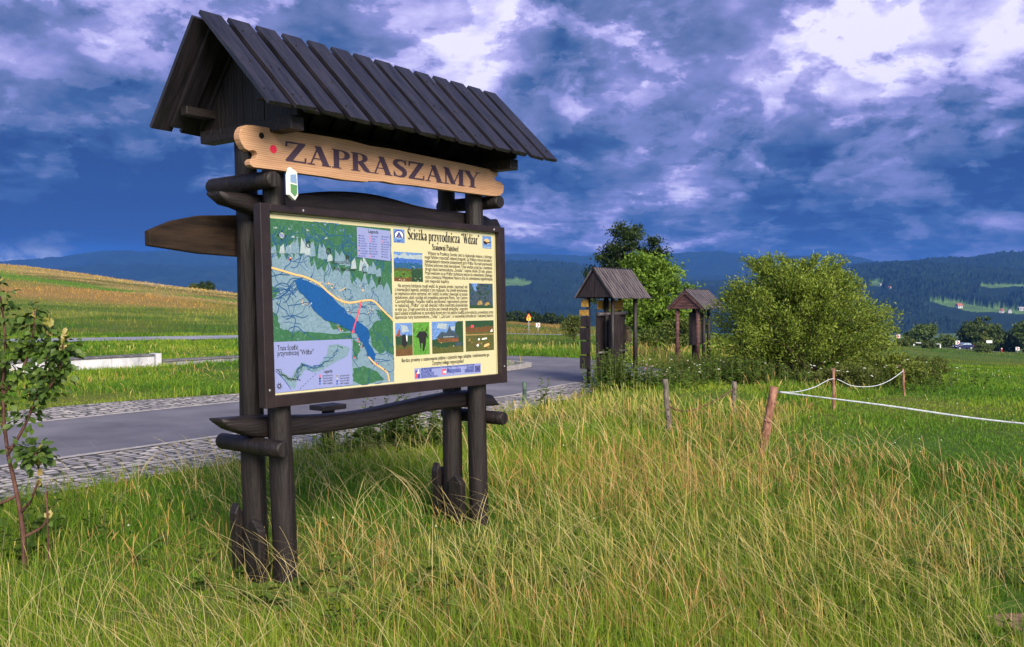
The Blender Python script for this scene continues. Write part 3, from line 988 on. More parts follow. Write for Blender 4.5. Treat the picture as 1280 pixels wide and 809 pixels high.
def beam(name, top, bot, v0, v1, rnd, matl):
    """sawn wavy beam: outlines given as (u, z) along its length"""
    us = np.linspace(top[0][0], top[-1][0], 40)
    zt = np.interp(us, [p[0] for p in top], [p[1] for p in top])
    zb = np.interp(us, [p[0] for p in bot], [p[1] for p in bot])
    k = np.ones(5) / 5
    zt[2:-2] = np.convolve(zt, k, 'valid'); zb[2:-2] = np.convolve(zb, k, 'valid')
    mb = MB()
    n = 12
    for i, u in enumerate(us):
        c, hh = (zt[i] + zb[i]) / 2, (zt[i] - zb[i]) / 2
        vm, hv = (v0 + v1) / 2, (v1 - v0) / 2 * (1 + 0.04 * math.sin(u * 7))
        for j in range(n):
            a = 2 * math.pi * (j + .5) / n
            ca, sa = math.cos(a), math.sin(a)
            x = math.copysign(abs(ca) ** 0.45, ca); y = math.copysign(abs(sa) ** 0.45, sa)
            mb.v.append(S(u, vm + hv * x, c + hh * y))
    for i in range(len(us) - 1):
        for j in range(n):
            mb.face((i * n + j, i * n + (j + 1) % n, (i + 1) * n + (j + 1) % n, (i + 1) * n + j), True)
    mb.face(list(range(n))[::-1]); mb.face([(len(us) - 1) * n + j for j in range(n)])
    return mb.build(name, matl, sign)


beam('beam', [(-.10, 2.205), (.3, 2.215), (.71, 2.285), (1.0, 2.300), (1.25, 2.285), (1.48, 2.25), (1.8, 2.245), (2.15, 2.245), (2.33, 2.235), (2.40, 2.13)],
     [(-.10, 2.185), (0.0, 2.11), (.3, 2.09), (1.2, 2.10), (2.3, 2.10), (2.40, 2.10)], -0.062, 0.062, rs, M_darkx)
beam('beam', [(-.13, .962), (.2, .955), (.5, .92), (.9, .905), (1.2, .925), (1.6, .955), (1.9, .965), (2.15, .955), (2.22, .93), (2.30, .84)],
     [(-.13, .945), (.0, .84), (.3, .815), (.7, .80), (1.1, .81), (1.5, .85), (1.9, .845), (2.2, .825), (2.30, .825)], -0.062, 0.062, rs, M_darkx)
for pu, z in ((PU[0] - 0.11, 2.27), (PU[1] + 0.115, 2.315), (PU[0] - 0.10, .785), (PU[1] + 0.115, .765)):
    mb = MB()
    pts = [S(pu, v, z) for v in (-.30, -.285, -.1, .1, .265, .28)]
    mb.tube(pts, [.040, .047, .048, .049, .048, .041], 14, 0.015, rnd=rs)
    mb.build('cross_log', M_dark, sign)

# long pointed plank behind the posts
mb = MB()
mb.prism([(-.37, 1.985), (-.37, 1.905), (-.05, 1.875), (.3, 1.865), (1.2, 1.87), (2.3, 1.88), (2.36, 1.90), (2.365, 1.945), (2.32, 1.985), (1.2, 2.085), (.2, 2.11), (-.05, 2.09), (-.22, 2.05)],
         lambda x, y, d: S(x, d, y), -0.245, -0.200)
mb.build('pointed_plank', M_weath, sign, 0.006)

# ---- roof: board-on-board, two slopes
U0, U1, NB = -0.165, 2.36, 14
EAVES = {1: (0.52, 2.605), -1: (-0.42, 2.60)}
RIDGE = (0.0, 3.115)
for sd in (1, -1):
    ev, ez = EAVES[sd]
    sl = Vector((0, ev - RIDGE[0], ez - RIDGE[1])); ln = sl.length; sl.normalize()
    nrm = Vector((0, -sl.z, sl.y)) if sd == 1 else Vector((0, sl.z, -sl.y))
    if nrm.z < 0: nrm = -nrm

    def RP(u, t_, h_):
        return S(u, RIDGE[0] + sl.y * t_ + nrm.y * h_, RIDGE[1] + sl.z * t_ + nrm.z * h_)

    def plank(mb, ua, ub, t0, t1, h0, h1, cut=0.0):
        vs = [RP(u, (t1 + (cut if u == ub else 0)) if e else t0, h) for h in (h0, h1) for e in (0, 1) for u in (ua, ub)]
        mb.add(vs, [(0, 2, 3, 1), (4, 5, 7, 6), (0, 1, 5, 4), (2, 6, 7, 3), (0, 4, 6, 2), (1, 3, 7, 5)])
    mb = MB()
    pitch = (U1 - U0 - 0.12) / (NB - 1)
    for i in range(NB):
        ua = U0 + i * pitch + rs.uniform(-.005, .005)
        wd = 0.137 + rs.uniform(-.006, .006)
        h = rs.uniform(0, .004)
        plank(mb, ua, ua + wd, -0.018 if sd == 1 else 0.002, ln + 0.035 + rs.uniform(-.008, .008), 0.026 + h, 0.050 + h, rs.uniform(-.01, .014))
    for i in range(NB - 1):
        ua = U0 + i * pitch + 0.095
        plank(mb, ua, ua + 0.108, 0.0, ln - 0.004 + rs.uniform(-.01, .006), 0.0, 0.022)
    mb.cur = 1
    for i in range(NB):
        for tt in (0.10, 0.42, ln - 0.06):
            for o_ in (0.03, 0.085):
                if rs.random() < .8:
                    p0 = RP(U0 + i * pitch + o_, tt + rs.uniform(-.015, .015), 0.053)
                    p1 = RP(U0 + i * pitch + o_, tt, 0.0555)
                    mb.tube([p0, p1], .0045, 6)
    mb.build('roof_slope', [M_roof, M_dark], sign, 0.003, 1)
    # purlins under the slope
    for fr in (0.78,):
        mb = MB()
        c0 = RIDGE[0] + sl.y * ln * fr - nrm.y * 0.034; z0 = RIDGE[1] + sl.z * ln * fr - nrm.z * 0.034
        sbox(mb, U0 + 0.10, U1 - 0.10, c0 - .03, c0 + .03, z0 - .032, z0 + .018)
        mb.build('purlin', M_darkx, sign, 0.004)
for gu in (PU[0] - 0.075, PU[1] + 0.075):
    mb = MB()
    k = 9
    for i in range(k):
        va, vb = -0.38 + 0.835 * i / k, -0.38 + 0.835 * (i + 1) / k - 0.003

        def zt(v):
            ev, ez = EAVES[1] if v > 0 else EAVES[-1]
            return RIDGE[1] + (ez - RIDGE[1]) * (v / ev) - 0.02
        pts = [(va, 2.60), (vb, 2.60), (vb, max(zt(vb), 2.605))]
        if va < 0 < vb: pts.append((0, zt(0)))
        pts.append((va, max(zt(va), 2.605)))
        d_ = rs.uniform(0, .004)
        mb.prism(pts, lambda x, y, d, gu=gu, d_=d_: S(gu + d + d_, x, y), -0.012, 0.012)
    mb.build('gable_panel', M_dark, sign)
    mb = MB(); sbox(mb, gu - .045, gu + .045, -.38, .44, 2.525, 2.598)
    mb.build('tie_beam', M_darkx, sign, 0.006)
mb = MB()
sbox(mb, PU[0], PU[1], -.04, .04, 2.54, 2.60)
mb.build('tie_beam', M_darkx, sign, 0.006)


# ---- tracing helper: the board drawn from a flat print in its own plane
def UZ(px, py, v):
    d = px_dir(px, py)
    o = Vector((0, 0, 1.6))
    nrm = Vector((0.793, -0.609, 0))
    p0 = Vector((-1.56, 5.24, 0)) + nrm * v
    k = (p0 - o).dot(nrm) / d.dot(nrm)
    p = o + d * k
    u = (p - p0).dot(Vector((0.609, 0.793, 0)))
    return (u + 0.03 * (p.z - 1.58), p.z)


# ---- pine name board
A5 = lambda x, y: (290 + x / 6.741, 140 + y / 6.741)
A6 = lambda x, y: (440 + x / 6.4, 170 + y / 6.4)
outl = [A5(62, 190), A5(72, 150), A5(92, 122), A5(125, 110), A5(180, 112), A5(350, 138), A5(560, 168), A5(800, 205), A5(1000, 240), A6(150, 80), A6(300, 100), A6(600, 162), A6(850, 212), A6(1020, 250),
        A6(1100, 266), A6(1150, 280), A6(1172, 300), A6(1165, 322), A6(1141, 332), A6(1150, 358), A6(1192, 368), A6(1217, 400), A6(1210, 455), A6(1180, 484), A6(1100, 478), A6(900, 452), A6(700, 425), A6(500, 397), A6(350, 384), A6(250, 365),
        A6(130, 362), A5(1146, 590), A5(950, 575), A5(800, 548), A5(600, 522), A5(400, 492), A5(250, 475), A5(185, 468), A5(156, 445), A5(152, 415), A5(168, 396), A5(205, 388), A5(217, 360), A5(205, 332), A5(180, 322), A5(145, 328), A5(108, 308), A5(80, 262), A5(66, 225)]
VN = 0.262
oz = [UZ(*p, VN) for p in outl]
mb = MB()
mb.prism(oz, lambda x, y, d: S(x, d, y), VN - 0.05, VN)
name_board = mb.build('name_board', M_pine, sign, 0.011, 2)
bm_ = MB()
hu, hz_ = UZ(*A5(248, 200), VN)
bm_.tube([S(hu, VN + .0008, hz_), S(hu, VN + .0020, hz_)], .017, 20)
bm_.build('peg_hole', mat('dark_hole', (0.006, 0.004, 0.004), 0.9), name_board)
cu_, cz_ = UZ(*A5(348, 314), VN)
bm_ = MB(); bm_.tube([S(cu_, VN + .0008, cz_), S(cu_, VN + .0020, cz_)], .0225, 28)
bm_.build('red_dot', M_red, name_board)
(zu0, zt0), (_, zb0) = UZ(*A5(440, 250), VN), UZ(*A5(440, 410), VN)
(yu1, yt1), (_, yb1) = UZ(*A6(1012, 290), VN), UZ(*A6(965, 412), VN)
mb = MB()
slope = (yb1 - zb0) / (yu1 - zu0)
serif(mb, 'ZAPRASZAMY', lambda x, y, l: S(x, VN + l, y + slope * (x - zu0)), zu0, zb0, (zt0 - zb0 + yt1 - yb1) / 2, yu1 - zu0 + 0.012, 0.0012, 1.3)
mb.build('lettering', M_letter, name_board)
# brackets that carry the name board
for pu in PU:
    mb = MB(); sbox(mb, pu - .04, pu + .04, .18, VN - 0.052, 2.38, 2.50)
    mb.build('bracket', M_dark, sign)

# ---- small six-sided trail marker on the end of the cross log
HX = lambda lift: (lambda x, y, d: S(mu + .015 + x * .93 + (d + lift) * .37, .305 + (d + lift) * .93 - x * .37, mz + y))
tm = MB()
hexa = [(-.045, .03), (-.02, .075), (.05, .06), (.055, -.07), (.02, -.10), (-.045, -.075)]
mu, mz = PU[0] - 0.045, 2.262
tm.prism(hexa, HX(0), 0, 0.02)
trail = tm.build('trail_marker', M_white, sign, 0.002, 1)
tm = MB()
tm.prism([(-.03, .035), (.035, .045), (.04, -.005), (-.03, -.005)], HX(.0205), 0, 0.001)
tm.build('badge', mat('pale_blue_print', (0.25, 0.38, 0.62), 0.5), trail)
tm = MB()
tm.prism([(-.03, -.015), (.042, -.015), (.04, -.06), (.015, -.08), (-.03, -.06)], HX(.0205), 0, 0.001)
tm.build('badge', mat('green_print', (0.12, 0.30, 0.12), 0.5), trail)

# ---- framed board
VP = 0.207
FU0, FU1, FZ0, FZ1 = 0.022, 2.172, 1.018, 2.14
frame = MB()
fw, fd0, fd1 = 0.066, 0.185, 0.245
sbox(frame, FU0, FU0 + fw, fd0, fd1, FZ0, FZ1)
sbox(frame, FU1 - fw, FU1, fd0, fd1, FZ0, FZ1)
sbox(frame, FU0 + fw + .001, FU1 - fw - .001, fd0, fd1 - 0.002, FZ1 - .040, FZ1 - .001)
sbox(frame, FU0 + fw + .001, FU1 - fw - .001, fd0, fd1 - 0.002, FZ0 + .001, FZ0 + fw)
frame.cur = 1
for (u, z) in ((FU0 + .3, FZ1 - .02), (FU1 - .12, FZ1 - .02), (FU0 + .03, FZ0 + .1), (FU1 - .03, FZ0 + .12)):
    frame.tube([S(u, fd1 - .004, z), S(u, fd1 + .003, z)], .007, 10)
frame.build('board_frame', [M_frame, M_steel], sign, 0.004)
INK = {
    'cream': (0.50, 0.455, 0.285), 'land': (0.22, 0.33, 0.44), 'forest': (0.045, 0.15, 0.075), 'lake': (0.012, 0.095, 0.33), 'river': (0.02, 0.09, 0.26),
    'orange': (0.72, 0.40, 0.16), 'red': (0.70, 0.06, 0.09), 'lilac': (0.30, 0.34, 0.66), 'black': (0.02, 0.018, 0.02), 'white': (0.8, 0.8, 0.8),
    'blue': (0.06, 0.16, 0.55), 'skyb': (0.16, 0.30, 0.66), 'hillb': (0.03, 0.12, 0.26), 'grass': (0.10, 0.22, 0.035), 'olive': (0.11, 0.115, 0.035), 'brown': (0.17, 0.085, 0.035),
    'dkgreen': (0.02, 0.05, 0.025), 'slate': (0.06, 0.09, 0.13), 'pale': (0.42, 0.50, 0.56), 'ochre': (0.38, 0.25, 0.09), 'bright': (0.12, 0.34, 0.05), 'brick': (0.30, 0.10, 0.06), 'navy': (0.03, 0.05, 0.25),
}
for k_ in INK:
    kf = .72 if k_ in ('land', 'forest', 'lake', 'lilac', 'pale', 'river') else (.62 if k_ in ('skyb', 'hillb', 'grass', 'olive', 'brown', 'bright', 'ochre', 'brick', 'slate', 'blue') else 1.0)
    INK[k_] = tuple(c_ * kf for c_ in INK[k_])
INKM = {}


def inkm(k):
    if k not in INKM:
        m = INKM[k] = mat('ink_' + k, INK[k], 0.38, 0.35)
        if k not in ('cream', 'black', 'white', 'lilac', 'navy', 'red', 'orange'):
            g = NG(m.node_tree); tc = g.n('ShaderNodeTexCoord')
            sc, lo_, hi_ = (75, .62, 1.35) if k in ('land', 'forest') else ((60, .85, 1.12) if k in ('lake', 'river', 'pale') else (170, .25, 2.0))
            f = g.noise(tc.outputs['Object'], sc, 4, 0.7)
            c0 = Vector(INK[k])
            stops = [(.30, tuple(c0 * lo_)), (.70, tuple(min(1, q) for q in c0 * hi_))]
            if k == 'forest': stops = [(.30, tuple(c0 * .8)), (.60, tuple(c0 * 1.2)), (.66, (.10, .19, .15)), (.74, (.15, .22, .24))]
            if k == 'land': stops = [(.24, (.06, .15, .11)), (.33, (.11, .19, .24)), (.55, tuple(c0)), (.78, tuple(c0 * 1.35))]
            m.node_tree.links.new(g.ramp(f, stops), bsdf(m).inputs['Base Color'])
    return INKM[k]


class Print:
    """flat printed matter: every colour a thin layer, each above the last"""
    def __init__(self):
        self.mb = MB(); self.keys = []; self.k = 0

    def ink(self, c):
        if c not in self.keys: self.keys.append(c)
        self.mb.cur = self.keys.index(c)

    def poly(self, pts, c, lift=None):
        self.ink(c)
        if lift is None:
            self.k += 1; lift = 0.0004 + self.k * 0.000012
        b = len(self.mb.v)
        for x, y in pts: self.mb.v.append(S(x, VP + lift, y))
        self.mb.face(range(b, b + len(pts)))

    def line(self, pts, w, c):
        self.ink(c); self.k += 1
        lift = 0.0004 + self.k * 0.000012
        V = []
        for i, (x, y) in enumerate(pts):
            a, b = pts[max(i - 1, 0)], pts[min(i + 1, len(pts) - 1)]
            tx, ty = b[0] - a[0], b[1] - a[1]; l = math.hypot(tx, ty) or 1
            V.append((x - ty / l * w / 2, y + tx / l * w / 2)); V.append((x + ty / l * w / 2, y - tx / l * w / 2))
        b = len(self.mb.v)
        for x, y in V: self.mb.v.append(S(x, VP + lift, y))
        for i in range(len(pts) - 1):
            self.mb.face((b + 2 * i, b + 2 * i + 1, b + 2 * i + 3, b + 2 * i + 2))

    def disc(self, x, y, r, c, n=10, ry=None):
        self.poly([(x + r * math.cos(2 * math.pi * i / n), y + (ry or r) * math.sin(2 * math.pi * i / n)) for i in range(n)], c)

    def build(self, name, parent):
        return self.mb.build(name, [inkm(k) for k in self.keys], parent)


panel = MB()
panel.cur = 0
sbox(panel, FU0 + fw - .004, FU1 - fw + .004, fd0 + .003, VP, FZ0 + fw - .004, FZ1 - .036)
printed = panel.build('printed_panel', inkm('cream'), sign)
Z2 = lambda x, y: UZ(310 + x / 3.112, 250 + y / 3.112, VP)
ZC = lambda x, y: UZ(485 + x / 7.033, 275 + y / 7.033, VP)
ZD = lambda x, y: UZ(485 + x / 7.033, 375 + y / 7.033, VP)
rm = random.Random(12)


def jag(pts, amp, k=5):
    out = []
    for a, b in zip(pts, pts[1:] + pts[:1]):
        for j in range(k):
            t_ = j / k
            out.append((a[0] + (b[0] - a[0]) * t_ + (rm.gauss(0, amp) if j else 0), a[1] + (b[1] - a[1]) * t_ + (rm.gauss(0, amp) if j else 0)))
    return out


mpP = Print()
m_ul, m_ur, m_lr, m_ll = Z2(84, 72), Z2(556, 110), Z2(568, 708), Z2(98, 752)
mu0, mu1, mz0, mz1 = (m_ul[0] + m_ll[0]) / 2, (m_ur[0] + m_lr[0]) / 2, (m_ll[1] + m_lr[1]) / 2, (m_ul[1] + m_ur[1]) / 2


def clampm(p):
    return (min(max(p[0], mu0), mu1), min(max(p[1], mz0), mz1))


mpP.poly([(mu0, mz0), (mu1, mz0), (mu1, mz1), (mu0, mz1)], 'land')


def mpoly(pts, c, amp=0.006, k=4):
    mpP.poly([clampm(p) for p in jag([Z2(*p) for p in pts], amp, k)], c)


mpoly([(60, 60), (300, 70), (600, 95), (600, 390), (555, 365), (540, 320), (525, 355), (515, 310), (500, 345), (480, 290), (470, 335), (455, 280), (440, 320), (425, 300), (405, 325), (395, 275), (385, 265), (365, 300), (350, 255), (330, 285), (315, 240), (300, 300),
       (285, 255), (270, 275), (255, 225), (245, 260), (235, 190), (222, 182), (205, 235), (195, 190), (180, 230), (165, 185), (150, 235), (135, 188), (118, 230), (105, 180), (85, 240), (60, 190)], 'forest', 0.004, 3)
for poly in ([(85, 430), (112, 445), (125, 498), (170, 515), (230, 512), (330, 522), (402, 515), (405, 552), (95, 556)], [(300, 455), (340, 480), (385, 495), (404, 512), (330, 505)],
             [(470, 505), (500, 470), (575, 470), (575, 610), (540, 590), (510, 600), (482, 570)], [(408, 655), (450, 645), (500, 665), (530, 700), (440, 720), (408, 705)], [(495, 425), (545, 440), (560, 475), (520, 470)], [(85, 330), (120, 345), (110, 380), (85, 395)],
             [(410, 540), (440, 560), (425, 620), (408, 610)]):
    mpoly(poly, 'forest', 0.004, 4)
LAKE = ([(178, 312), (205, 305), (235, 318), (290, 345), (330, 380), (350, 405), (372, 420), (388, 445), (402, 450), (420, 470), (440, 480), (465, 500), (472, 525), (468, 555), (482, 575), (497, 600), (492, 625), (478, 632), (463, 600), (452, 570), (432, 545),
       (422, 520), (402, 512), (375, 498), (350, 482), (325, 475), (298, 468), (278, 450), (255, 430), (240, 405), (222, 378), (195, 352)])


def wander(x, y, dx, dy, n, st, wob):
    pts = [Z2(x, y)]
    for i in range(n):
        a = math.atan2(dy, dx) + rm.gauss(0, wob)
        dx, dy = math.cos(a), math.sin(a)
        x += dx * st; y += dy * st
        pts.append(Z2(x, y))
    return [clampm(p) for p in pts]


for i in range(52):
    x = rm.uniform(95, 545); y0 = 85 + (x - 90) * 0.08
    mpP.line(wander(x, rm.uniform(y0, y0 + 60), rm.uniform(-.4, .4), 1, rm.randint(9, 17), 13, .45), rm.choice((.003, .004, .005)), 'river')
for i in range(26):
    mpP.line(wander(rm.uniform(90, 180), rm.uniform(330, 520), 1, rm.uniform(-.6, .3), rm.randint(6, 12), 12, .4), rm.choice((.003, .005)), 'river')
for i in range(30):
    mpP.line(wander(rm.uniform(420, 555), rm.uniform(400, 690), rm.uniform(-1, 1), rm.uniform(-1, 1), rm.randint(5, 10), 10, .5), .0035, 'river')
for i in range(40):
    x = rm.uniform(230, 500); y = 330 + (x - 230) * .22 + rm.uniform(-45, 45)
    mpP.line(wander(x, y, rm.uniform(-1, 1), rm.uniform(-1, 1), rm.randint(3, 6), 8, .5), .003, rm.choice(('river', 'forest', 'pale', 'river', 'orange')))
for i in range(30):
    x, y = rm.uniform(90, 555), rm.uniform(330, 700)
    mpP.poly([clampm(Z2(x + rm.uniform(-8, 8), y + rm.uniform(-6, 6))) for _ in range(5)], rm.choice(('forest', 'pale', 'forest', 'land')))
for i in range(34):      # pale hay clearings running up the valleys
    x = rm.uniform(90, 545); yb = 200 + max(0, (x - 230)) * 0.30 if x > 230 else 195
    x2 = x + rm.uniform(-8, 8); hh = rm.uniform(15, 50)
    mpP.poly([clampm(Z2(*p)) for p in ((x, yb - hh), (x2 + 9, yb - hh * .4), (x2 + 12, yb + 12), (x2 - 10, yb + 14), (x2 - 7, yb - hh * .5))], rm.choice(('land', 'pale', 'land')))
for i in range(22):
    x, y = rm.uniform(90, 400), rm.uniform(85, 150)
    mpP.poly([clampm(Z2(x + rm.uniform(-9, 9), y + rm.uniform(-7, 7))) for _ in range(5)], rm.choice(('land', 'pale', 'land', 'skyb')))
mpoly(LAKE, 'lake', 0.002, 3)
mpP.line([clampm(Z2(*p)) for p in catmull([(84, 262), (130, 275), (180, 290), (215, 298), (250, 312), (280, 330), (310, 358), (345, 385), (370, 395), (395, 400), (430, 395), (465, 390), (490, 395), (515, 420), (540, 445), (566, 470)], 3)], .011, 'orange')
mpP.line([clampm(Z2(*p)) for p in catmull([(468, 610), (490, 635), (515, 652), (540, 672), (548, 706)], 4)], .010, 'orange')
mpP.line([clampm(Z2(*p)) for p in catmull([(84, 300), (120, 290), (160, 292)], 4)], .004, 'river')
for (x, y) in ((310, 325), (335, 350), (440, 345), (215, 395), (235, 405), (385, 435), (400, 420), (465, 415), (480, 430), (430, 555), (440, 565), (500, 640), (535, 640), (160, 235), (420, 610), (345, 490), (355, 505)):
    for _ in range(4):
        mpP.disc(*clampm(Z2(x + rm.gauss(0, 8), y + rm.gauss(0, 6))), rm.uniform(.003, .006), rm.choice(('orange', 'red', 'black', 'pale', 'blue')), 6)
mpP.line([Z2(440, 393), Z2(425, 450), Z2(408, 505)], .009, 'red')
mpP.disc(*Z2(408, 512), .010, 'red')
for ch, x, y in (('G', 232, 178), ('O', 312, 205), ('R', 388, 232), ('C', 450, 275), ('E', 512, 320)):
    p = Z2(x, y + 8); mpP.ink('black')
    plain(mpP.mb, ch, lambda a, b, l: S(a, VP + l, b), p[0], p[1], .040, None, 0.0042, 0.0, 'C')
for tx, x, y, wd in (('Gorczański', 360, 248, .15), ('Park Narodowy', 375, 275, .17)):
    p = Z2(x, y); mpP.ink('black'); plain(mpP.mb, tx, lambda a, b, l: S(a, VP + l, b), p[0], p[1], .020, wd, 0.0042, 0.0, 'C')
p = Z2(130, 138)
for i in range(8):
    a = math.pi / 4 * i; r = .034 if i % 2 == 0 else .022
    mpP.poly([(p[0] + r * math.cos(a), p[1] + r * math.sin(a)), (p[0] + .012 * math.cos(a + .6), p[1] + .012 * math.sin(a + .6)), (p[0] + .012 * math.cos(a - .6), p[1] + .012 * math.sin(a - .6))], 'black')
mpP.disc(p[0], p[1], .017, 'pale', 14); mpP.ink('navy'); plain(mpP.mb, 'N', lambda a, b, l: S(a, VP + l, b), p[0], p[1] - .011, .022, None, 0.0045, 0.01, 'C')


def quad(pr, corners, c):
    pr.poly(corners, c)


quad(mpP, [Z2(92, 553), Z2(401, 541), Z2(405, 719), (mu0, mz0)], 'lilac')
quad(mpP, [Z2(421, 105), Z2(552, 121), Z2(553, 238), Z2(424, 222)], 'lilac')
TXT = lambda a, b, l: S(a, VP + l, b)
mpP.ink('black')
p = Z2(486, 130); plain(mpP.mb, 'Legenda', TXT, p[0], p[1], .020, .085, .0046, 0.02, 'C')
for cc, x0 in enumerate((428, 470, 517)):
    for r_i in range(9):
        y = 140 + r_i * 9.8 + cc * 2.2
        p = Z2(x0, y)
        mpP.ink('black' if r_i % 3 else 'red'); mpP.disc(p[0] + .006, p[1] + .003, .005, rm.choice(('black', 'red', 'navy')), 6)
        mpP.ink('navy'); plain(mpP.mb, rm.choice(('parkingi', 'szlaki', 'kościoły', 'hotele', 'zamki', 'wyciągi', 'schroniska', 'muzea')), TXT, p[0] + .016, p[1] - .002, .010, rm.uniform(.03, .06), .0046, 0.01)
# inset: the trail
mpP.ink('black')
p = Z2(113, 586); q_ = Z2(193, 586); plain(mpP.mb, 'Trasa ścieżki', TXT, p[0], p[1], .030, q_[0] - p[0], .0046, 0.01)
p = Z2(113, 607); q_ = Z2(254, 605); plain(mpP.mb, 'przyrodniczej "Wdżar"', TXT, p[0], p[1], .030, q_[0] - p[0], .0046, 0.01)
mpP.poly(jag([Z2(*p) for p in ((105, 665), (130, 670), (165, 690), (180, 665), (205, 632), (235, 645), (270, 650), (300, 610), (312, 565), (345, 560), (395, 575), (385, 605), (340, 630), (290, 660), (255, 672), (220, 660), (195, 690), (180, 735), (160, 725))], .003, 3), 'land')
for _ in range(9):
    base_ = [(110, 668), (150, 690), (185, 700), (190, 665), (215, 640), (250, 655), (290, 640), (330, 610), (350, 580), (380, 575)]
    k0 = rm.randint(0, 5)
    mpP.line([Z2(x + rm.gauss(0, 6), y + rm.gauss(0, 6)) for x, y in catmull(base_[k0:k0 + 5], 3)], rm.choice((.003, .004)), rm.choice(('river', 'black', 'dkgreen', 'ochre', 'river')))
mpP.line([Z2(105, 664), Z2(140, 700), Z2(166, 738)], .004, 'navy')
for i in range(7):
    a, b = (200 + i * 9.5, 735 - i * 9), (205 + i * 9.5, 730 - i * 9)
    mpP.line([Z2(*a), Z2(*b)], .003, 'black')
mpP.ink('black'); p = Z2(310, 672); plain(mpP.mb, 'Legenda', TXT, p[0], p[1], .020, .065, .0046, 0.02, 'C')
for x0 in (278, 345):
    for r_i in range(4):
        p = Z2(x0, 688 + r_i * 10); mpP.disc(p[0], p[1] + .005, .007, ('red', 'black', 'navy', 'blue')[r_i] if x0 < 300 else ('ochre', 'pale', 'navy', 'blue')[r_i], 8)
        mpP.ink('black'); plain(mpP.mb, ('przystanki', 'ławeczki', 'trasa ścieżki', 'droga')[r_i], TXT, p[0] + .022, p[1], .011, .075, .0046, 0.01)
p = Z2(120, 724)
for i in range(8):
    a = math.pi / 4 * i + .3; r = .024
    mpP.poly([(p[0] + r * math.cos(a), p[1] + r * math.sin(a)), (p[0] + .008 * math.cos(a + .6), p[1] + .008 * math.sin(a + .6)), (p[0] + .008 * math.cos(a - .6), p[1] + .008 * math.sin(a - .6))], 'black')
mpP.build('map_print', printed)

# text half
tp = MB()
p0, p1 = ZC(172, 172), ZC(805, 215)
ph0, ph1 = ZC(172, 118), ZC(172, 170)
serif(tp, '\u015acie\u017cka przyrodnicza \u201cWd\u017car\u201d', lambda x, y, l: S(x, VP + l, y), p0[0], (p0[1] + p1[1]) / 2, 0.068, p1[0] - p0[0], 0.0012, 1.45)
p0, p1 = ZC(388, 268), ZC(620, 275)
serif(tp, 'Szanowni Pa\u0144stwo!', lambda x, y, l: S(x, VP + l, y), p0[0], (p0[1] + p1[1]) / 2, 0.040, p1[0] - p0[0], 0.0012, 1.5)
PAR1 = ['   Witamy na Przełęczy Snozka. Jest to doskonałe miejsce, z którego', 'mogą Państwo rozpocząć ciekawą przygodę. Ze Wdżaru wznosi się jeden z', 'najwspanialszych masywów andezytowych góry Wdżar. Na trasę poprowadzą', 'Państwa kolorowe znaki kierunkowe. Trasa wiedzie przez las, a następnie',
        'drogą obok kamieniołomu „Snozka” i zajmie około 20 min. pieszo.', 'Przed wejściem na na Wdżar zachęcamy jeszcze do odwiedzenia i bliskiego', 'ruchu cmentarza Władysława Hasiora oraz do odwiedzenia najpiękniejszej', 'się niepodal kaplicy.']
PAR2 = ['   Na szczycie będziecie mogli wejść do gniazda smoka i zapoznać się', 'z interesującą legendą, związaną z tym miejscem. Na chwilę wytchnienia', 'po wspinaczce warto zatrzymać się i usiąść na jednej z ławeczek na tarasie', 'widokowym, skąd rozciąga się przepiękna panorama Pienin, Tatr i Jeziora',
        'Czorsztyńskiego. Ponadto można spróbować regionalnych potraw', 'w restauracji „Wdżar” czy też obejrzeć różne zwierzęta gospodarskie', 'w mini zoo. Drogę powrotną ze szczytu jest również atrakcyjna - wygodny']
PAR3 = ['zjazd kolejką krzesełkową na zachodnią stronę góry lub zejście ścieżką przyrodniczą, prowadzącą przez', 'tajemnicze ruiny kamieniołomu „Tolka” i „Lisi Łom”, o niezwykłej atmosferze i ciekawej historii.']


def para(lines, a, b, c_last, xr_last=1.0):
    """lines between the first base line (a..b) and the last one starting at c_last"""
    n = len(lines)
    x0, x1 = a[0], b[0]
    for i, ln_ in enumerate(lines):
        y = a[1] + (c_last[1] - a[1]) * (i / max(1, n - 1))
        ind = 0.03 if ln_.startswith(' ') else 0
        wd = x1 - x0 - ind
        if i == n - 1: wd *= xr_last
        plain(tp, ln_.strip(), TXT, x0 + ind, y, 0.0235, wd, 0.0012, 0.012)


def lvl(*pts):
    return sum(p[1] for p in pts) / len(pts)


a, b, cc = ZC(322, 308), ZC(914, 335), ZC(322, 550)
para(PAR1, (a[0], lvl(a, b)), b, (0, cc[1]), .34)
a, b, cc = ZC(58, 592), ZC(697, 600), ZC(58, 800)
para(PAR2, (a[0], lvl(a, b)), b, (0, cc[1]))
a, b, cc = ZD(58, 132), ZD(925, 118), ZD(58, 168)
para(PAR3, (a[0], lvl(a, b)), b, (0, lvl(cc, ZD(925, 148))))
a, b = ZD(120, 545), ZD(892, 495)
plain(tp, 'Bardzo prosimy o uszanowanie piękna i czystości tego zakątka i nieśmiecenie go.', TXT, (a[0] + b[0]) / 2, lvl(a, b), 0.024, b[0] - a[0], 0.0012, 0.02, 'C')
a, b = ZD(388, 570), ZD(665, 552)
plain(tp, 'Życzymy miłego wypoczynku!', TXT, (a[0] + b[0]) / 2, lvl(a, b), 0.026, b[0] - a[0], 0.0012, 0.02, 'C')
tp.build('lettering', inkm('black'), printed)
lnp = Print()
y_ = lvl(ZC(0, 55), ZC(930, 115)); lnp.line([(mu0 - .01, y_), (FU1 - fw - .012, y_)], .003, 'olive')
y_ = lvl(ZD(0, 745), ZD(950, 668)); lnp.line([(mu0 - .01, y_), (FU1 - fw - .012, y_)], .003, 'olive')
